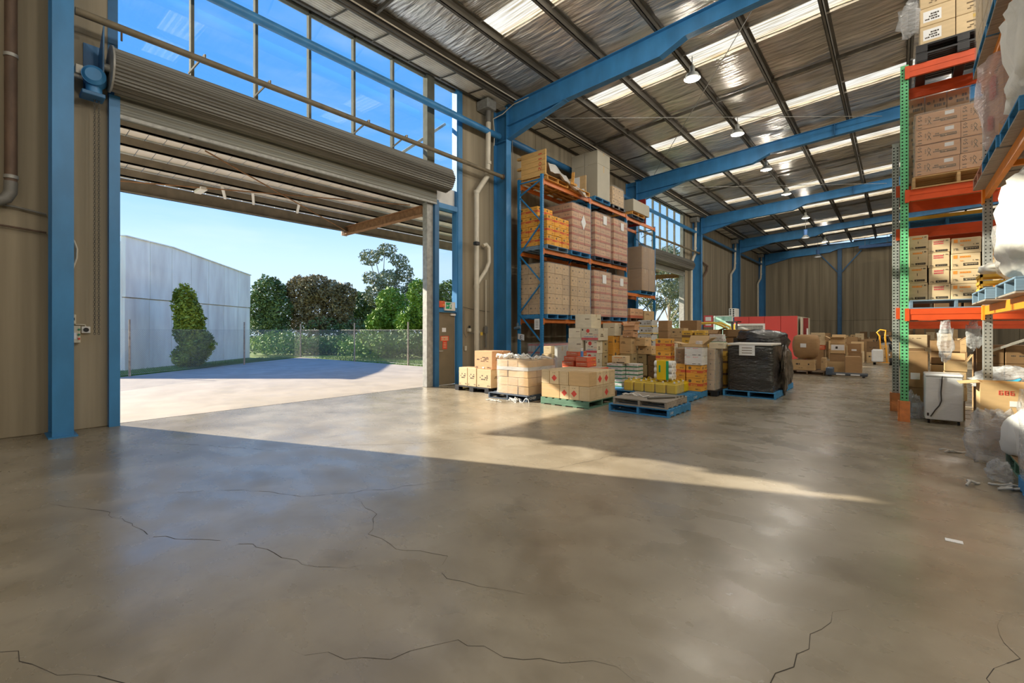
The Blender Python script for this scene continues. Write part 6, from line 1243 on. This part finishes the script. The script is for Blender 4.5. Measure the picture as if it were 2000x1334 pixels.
# green rack, top shelf
pallet('lower black plastic pallet on the top beams of the green rack', .25, 1.42, 10.5, 11.6, 6.20, 'plastic_black', 'plastic', .15); pallet('upper black plastic pallet on the top beams of the green rack', .25, 1.42, 10.5, 11.6, 6.35, 'plastic_black', 'plastic', .15)
for c, (x0, x1, ss) in enumerate(((.30, .74, ('tanpaper', 'tanpaper', 'tanlabel')), (.75, 1.25, ('tanlabel', 'tanlabel', 'tanlabel')))):
    for k in range(3): carton((x0, x1, 10.55, 11.0, 6.505 + k * .31, 6.505 + (k + 1) * .31 - .004), ss[k], f"tan carton, {tiers(3)[k]}, {['outer', 'inner'][c]} column on the black pallets of the green rack", 'tan cartons on the top of the green rack')
mb = MB(); mb.blob((.62, 10.8, 7.46), (.42, .30, .10), 22, 10, .5, 3.0, 5, 0, True, 7.44); tag(mb.build('film_sheet', 'film_heavy', org=(.6, 10.8, 7.44)), 'crumpled clear sheet over the cartons on top of the green rack', 'film')
mb = MB(); mb.blob((.18, 10.62, 7.05), (.16, .10, .28), 16, 10, .5, 3.0, 9); tag(mb.build('film_tail', 'film_heavy', org=(.2, 10.6, 7.0)), 'loose film tail hanging from the cartons on top of the green rack', 'film')
# grey posted rack shelves
pallet('blue pallet high on the grey posted rack', .15, 1.3, 11.8, 12.8, 3.58, 'pallet_blue'); pallet('blue pallet beside it high on the grey posted rack', 1.4, 2.5, 11.8, 12.8, 3.58, 'pallet_blue')
t = MB().box(.15, 1.25, 11.85, 12.7, 3.732, 3.77).box(.15, 1.25, 11.82, 11.85, 3.732, 3.80, 1).build('yellow_board', ['card_dark', 'ink_yellow'], org=(.6, 12.3, 3.732)); tag(t, 'flat yellow edged board on the grey posted rack', 'board')
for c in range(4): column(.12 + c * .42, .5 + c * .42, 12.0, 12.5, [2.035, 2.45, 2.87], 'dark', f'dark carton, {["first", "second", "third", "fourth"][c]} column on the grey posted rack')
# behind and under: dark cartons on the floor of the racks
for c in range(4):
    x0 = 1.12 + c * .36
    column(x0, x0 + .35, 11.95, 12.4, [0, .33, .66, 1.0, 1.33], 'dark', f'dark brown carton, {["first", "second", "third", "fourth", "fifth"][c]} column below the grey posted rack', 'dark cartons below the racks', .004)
column(.16, .46, 13.2, 13.6, [0, .4, .8, 1.2], 'dark', 'dark carton right behind the green post'); carton((.15, .5, 13.2, 13.6, 1.202, 1.5), 'light', 'light tan carton on the dark ones behind the green post'); column(.10, .46, 11.72, 11.82, [0, .5, 1.2], 'papered', 'brown carton with sticker just behind the green post')
open_carton('large brown carton with open flaps hung below the red beam', (.5, .9, 11.9, 12.3, .95, 1.4), 'brown', 'FR', .2, (-85, 40)); carton((.5, .88, 11.85, 12.3, .5, .94), 'tanprint', 'printed tan carton under the open brown carton below the rack'); carton((.52, .86, 11.9, 12.3, 0, .498), 'tan', 'tan carton on the floor under the printed one below the rack')
carton((.62, .92, 11.3, 11.6, 0, .35), 'dark', 'low dark carton behind the white freezer'); open_carton('small open tan carton on the low carton behind the freezer', (.66, .94, 11.25, 11.55, .86, 1.05), 'tan', 'RB', .14, (60, 70)); column(.66, .94, 11.25, 11.55, [.352, .6, .858], 'tan', 'tan carton behind the white freezer')
carton((1.2, 1.75, 13.0, 13.5, 0, 1.1), 'brown', 'tall brown carton deep behind the freezer')
# white freezer
t = thing('freezer', 'white chest freezer wrapped in film at the foot of the green rack', 'freezer', (.6, 10.75, 0))
cb_ = MB().cbox(.37, .84, 10.62, 11.15, .07, .80, .012).build('cabinet', 'freezer', t); MB().cbox(.365, .845, 10.61, 11.16, .805, .85, .012).build('lid', 'freezer', t)
for x in (.42, .79):
    for y in (10.68, 11.1): MB().cyl((x - .015, y, .03), (x + .015, y, .03), .03, n=12).build('caster', 'rubber', t)
MB().tube([(.585, 10.605, .82), (.58, 10.60, .7), (.57, 10.60, .55), (.575, 10.6, .4), (.55, 10.6, .32), (.5, 10.6, .24), (.44, 10.6, .12)], .009, n=8).build('cable', 'ink', t)
MB().box(.395, .42, 10.615, 10.62, .13, .18).build('rating_mark', 'ink', cb_); wave_shell((.37, .84, 10.625, 11.15, .075, .85), .006, 7.7, .008, 6, 6).build('film', 'film', t)
# orange beamed rack towards the camera
ro = thing('pallet_rack', 'grey posted pallet rack with orange beams nearest the camera at right', 'rack', (.94, 7.4, 0))
for y in (9.0, 5.85):
    for x in (.95, 1.85):
        mb = MB(); perforated(mb, x - .045, x + .045, y - .05, y + .05, .01, 5.35, 1, 'y', .05, True, .007); up_ = mb.build('upright', ['galv', 'hole'], ro); MB().box(x - .07, x + .07, y - .07, y + .07, 0, .012).build('foot_plate', 'galv', up_)
    for z in (.4, 1.3, 2.2, 3.1, 4.0, 4.7): MB().bar((.95, y, z), (1.85, y, z + (.45 if int(z * 10) % 2 else .55)), .03, .04, up=(0, 1, 0)).build('brace', 'galv', ro)
for z in (1.87, 3.46, 5.0):
    for x in (.94, 1.86):
        bm_ = MB().box(x - .025, x + .025, 5.9, 8.95, z - .06, z + .06).build('beam', 'beam_orange', ro)
        for yy in (5.93, 8.93): MB().box(x - .05, x - .025, yy - .035, yy + .075, z - .13, z + .07).build('beam_end', 'beam_orange', bm_)
    MB().bar((.96, 7.4, z - .02), (1.84, 7.4, z - .02), .05, .06).build('cross_bar', 'beam_orange', ro)
# lowest orange shelf
pallet('pale blue pallet at the far end of the lowest orange shelf', .75, 1.9, 7.3, 8.46, 1.93, 'pallet_pale', along='x', boards='wood_grey'); pallet('blue pallet under the big white bag on the lowest orange shelf', .80, 1.9, 5.98, 7.05, 1.93, 'pallet_pale', along='x', boards='wood_grey')
t = thing('fruit_crate', 'small yellow slatted crate on the pale blue pallet', 'crate', (.88, 8.2, 2.08))
for z in (2.085, 2.17, 2.25): MB().box(.78, .79, 8.0, 8.4, z, z + .035).box(.78, 1.05, 8.0, 8.01, z, z + .035).box(1.04, 1.05, 8.0, 8.4, z, z + .035).box(.78, 1.05, 8.39, 8.4, z, z + .035).build('slat', 'card_yellow', t)
for y in (8.0, 8.19, 8.38): MB().box(.79, .805, y, y + .02, 2.085, 2.285).box(1.025, 1.04, y, y + .02, 2.085, 2.285).build('stile', 'card_yellow', t)
MB().box(.79, 1.04, 8.01, 8.39, 2.08, 2.087).build('bottom', 'card_yellow', t)
mb = MB(); mb.blob((.93, 8.2, 2.36), (.15, .22, .08), 18, 10, .3, 2.5, 2, 0, True, 2.29); tag(mb.build('paper_packet', 'sheet_white', org=(.93, 8.2, 2.29)), 'white paper packet lying on the yellow slatted crate', 'packet')
mb = MB(); mb.blob((1.3, 7.75, 2.55), (.42, .40, .48), 22, 14, .22, 2.2, 8, 0, True, 2.085, .7); tag(mb.build('film_bundle', 'film_heavy', org=(1.3, 7.7, 2.08)), 'grey film covered bundle behind the yellow crate', 'bundle'); carton((1.05, 1.6, 7.5, 8.0, 2.09, 2.8), 'tan', 'tan carton inside the grey film bundle')
def bulk_bag(label, c, r_, z0, h, seed):
    t = thing('bulk_bag', label, 'bulk bag', (c[0], c[1], z0)); mb = MB(); mb.blob((c[0], c[1], z0 + h / 2), (r_[0], r_[1], h / 2 * 1.02), 48, 34, .16, 3.6, seed, 0, True, z0 + .002, .5); mb.build('sack', 'bulk_bag', t)
    for sx_ in (-1, 1):
        for sy_ in (-1, 1): MB().tube([(c[0] + sx_ * r_[0] * .8, c[1] + sy_ * r_[1] * .9, z0 + h * .95), (c[0] + sx_ * r_[0] * .6, c[1] + sy_ * r_[1] * .7, z0 + h * 1.12), (c[0] + sx_ * r_[0] * .3, c[1] + sy_ * r_[1] * .8, z0 + h * .98)], .02, n=6).build('lifting_loop', 'bulk_bag', t)
bulk_bag('big white woven bag on the lowest orange shelf', (1.31, 6.47), (.53, .50), 2.08, 1.05, 3); bulk_bag('big white woven bag on the middle orange shelf nearest the camera', (1.36, 6.42), (.55, .47), 3.67, 1.2, 6)
# middle orange shelf
pallet('blue pallet under the pinkish wrapped goods on the middle orange shelf', .80, 1.9, 7.0, 8.05, 3.52, 'pallet_blue', along='x', boards='wood_grey'); pallet('reddish wooden pallet at the far end of the middle orange shelf', .80, 1.9, 8.1, 8.92, 3.52, 'wood_pink', along='x', boards='wood_grey'); pallet('blue pallet under the white bag on the middle orange shelf', .82, 1.9, 5.95, 6.95, 3.52, 'pallet_blue', along='x', boards='wood_grey')
t = thing('wrapped_load', 'bulging pinkish film wrapped goods on the middle orange shelf', 'wrapped load', (1.2, 7.5, 3.67)); mb = MB(); mb.blob((1.22, 7.55, 4.22), (.50, .46, .56), 26, 16, .14, 2.4, 12, 0, True, 3.672, .6); mb.build('wrap', 'film_pink', t); MB().cbox(.85, 1.6, 7.2, 7.9, 3.68, 4.5, .03).build('goods', 'card_pink', t); MB().cbox(.80, .84, 7.3, 7.45, 4.2, 4.42, .01).cbox(.80, .84, 7.5, 7.6, 3.9, 4.05, .01).build('red_label', 'ink_red', t)
# top orange shelf
pallet('blue pallet at the far end of the top orange shelf', .80, 1.9, 7.75, 8.92, 5.06, 'pallet_blue', along='x', boards='wood_grey'); pallet('blue pallet in the middle of the top orange shelf', .80, 1.9, 6.5, 7.7, 5.06, 'pallet_blue', along='x', boards='wood_grey')
load('tan cartons on the far blue pallet of the top orange shelf', (.83, 1.85, 7.78, 8.88, 5.21, 6.6), 2, 2, 4, 'light', 'film', amp=.03); load('tan cartons on the middle blue pallet of the top orange shelf', (.83, 1.85, 6.55, 7.66, 5.21, 6.5), 2, 2, 3, 'light', 'film', amp=.03)
# floor below the orange rack
pallet('blue pallet at the right edge of the picture', .93, 1.78, 5.93, 6.78, 0, 'pallet_blue'); load('clear film wrapped grey load at the right edge of the picture', (.96, 1.76, 5.96, 6.74, .15, 1.0), 2, 2, 2, 'greypanel', 'film_heavy', amp=.03)
pallet('green pallet with a cardboard sheet below the orange rack', 1.0, 2.1, 6.95, 8.05, 0, 'pallet_green', along='x'); t = MB().cbox(1.0, 2.0, 6.98, 8.0, .15, .165, .003).build('cardboard_sheet', 'card_brown', org=(1.5, 7.5, .15)); tag(t, 'flat cardboard sheet on the green pallet', 'cardboard')
open_carton('tan carton with one flap raised on the green pallet', (1.5, 1.9, 7.2, 7.6, .166, .5), 'tan', 'LF', .25, (40, -20))
mb = MB(); mb.blob((1.22, 7.3, .46), (.24, .22, .46), 22, 14, .22, 2.4, 15, 0, True, .17); mb.blob((1.12, 7.72, .38), (.2, .2, .3), 20, 12, .25, 2.6, 16, 0, True, .17); tag(mb.build('plastic_sack', 'plastic_white', org=(1.2, 7.4, .17)), 'crumpled white plastic sack beside the flap carton', 'sack')
mb = MB(); mb.blob((1.35, 6.86, .05), (.20, .10, .09), 16, 10, .3, 2.4, 25, 0, True, .0); tag(mb.build('plastic_sack', 'plastic_white', org=(1.35, 6.75, 0)), 'small white plastic scrap in front of the green pallet', 'sack')
open_carton('tan carton with open flaps and red print below the orange rack', (.82, 1.30, 8.4, 8.8, .53, .93), 'tan', 'LR', .19, (-8, 50)); carton((.85, 1.35, 8.4, 8.85, 0, .528), 'brown', 'brown carton under the open tan carton below the orange rack')
mb = MB()
for k_ in range(3):
    xk = .985 + k_ * .05
    for (a_, b_, c_, d_) in ((0, .008, 0, .055), (.008, .036, 0, .009), (.008, .036, .023, .032), (.008, .036, .046, .055), (.028, .036, .009, .046 if k_ == 1 else .02)): mb.box(xk + a_, xk + b_, 8.397, 8.3985, .78 + c_, .78 + d_)
mb.box(1.08, 1.17, 8.396, 8.3985, .64, .71, 1); tag(mb.build('carton_print', ['ink_red', 'paper'], org=(1.1, 8.397, .7)), 'red lettering and white label on the open tan carton', 'label')
def film_heap(label, c, r_, seed, m='film_heavy', amp=.34):
    mb = MB(); mb.blob((c[0], c[1], r_[2] * .45 + c[2]), r_, 34, 24, amp, 3.0, seed, 0, True, c[2] + .003); return tag(mb.build('film_heap', m, org=c), label, 'film')
film_heap('large heap of crumpled clear film on the floor before the open carton', (.92, 8.05, 0), (.26, .30, .42), 31); film_heap('crumpled clear film beside the white freezer', (.22, 11.15, 0), (.14, .22, .30), 32); film_heap('clear film spilling over the green pallet', (.84, 7.1, .0), (.10, .16, .14), 33)
film_heap('crumpled film on the wrapped load at the right edge', (1.4, 6.4, 1.02), (.30, .25, .2), 34); film_heap('grey film bundle below the racks behind the blue basin', (1.35, 10.1, .72), (.42, .3, .22), 35); carton((1.0, 1.75, 9.85, 10.4, 0, .715), 'brown', 'brown carton carrying the grey film bundle')
tangle('film_tail', 'twisted tail of film on the floor beside the blue pallet', (.78, 6.75, 0), .22, .12, .04, 5, 'sheet_white', .02, 19, 'film'); tangle('film_tail', 'flat film tail trailing from the large clear heap', (.60, 8.3, 0), .2, .08, .03, 4, 'sheet_white', .014, 23, 'film')
t = thing('basin', 'blue plastic basin tilted behind the silver post', 'basin', (1.2, 9.4, .6)); mb = MB(); n = 20; vs = []
for k, (rr_, z) in enumerate(((.13, .74), (.20, .92), (.215, .93), (.19, .92), (.12, .755))):
    for i in range(n): vs.append((1.2 + .62 * rr_ * math.copysign(abs(math.cos(2 * math.pi * i / n)) ** .5, math.cos(2 * math.pi * i / n)), 9.5 + .7 * rr_ * math.copysign(abs(math.sin(2 * math.pi * i / n)) ** .5, math.sin(2 * math.pi * i / n)), z - .06 * (z > .9) + .25 * rr_ * math.cos(2 * math.pi * i / n) * (z > .8)))
mb.add(vs, [(k * n + i, k * n + (i + 1) % n, (k + 1) * n + (i + 1) % n, (k + 1) * n + i) for k in range(4) for i in range(n)] + [tuple(range(n))[::-1], tuple(4 * n + i for i in range(n))], 0, True); mb.build('bowl', 'plastic_teal', t); carton((.98, 1.45, 9.3, 9.75, 0, .73), 'tan', 'tan carton under the blue basin')
column(1.12, 1.5, 7.0, 7.4, [.95, 1.22, 1.5, 1.78], 'greenscript', 'yellow carton with green script hanging in the orange rack') if False else None
column(1.46, 1.78, 8.1, 8.5, [0, .35, .72, 1.05, 1.38, 1.7], ['brown', 'brown', 'greenscript', 'greenscript', 'greenscript'], 'carton in the yellow green column below orange rack')
for (x, y, z, rx, rz, lab, sd) in ((.62, 10.55, 1.42, .10, .34, 'grey film hanging below the red beam nearest the green post', 41), (1.05, 11.6, 1.5, .1, .25, 'grey film hanging below the red beam beside the silver post', 42)):
    mb = MB(); mb.blob((x, y, z), (rx, .07, rz), 24, 18, .4, 2.6, sd, 0, True); tag(mb.build('hanging_film', 'film_heavy', org=(x, y, z)), lab, 'film')
for (x, y, lab) in ((.33, 4.8, 'small pale scuff of paper on the floor before the racks'),):
    tag(MB().cbox(x - .05, x + .05, y - .03, y + .03, 0, .004, .001).build('paper_scrap', 'paper', org=(x, y, 0)), lab, 'paper')
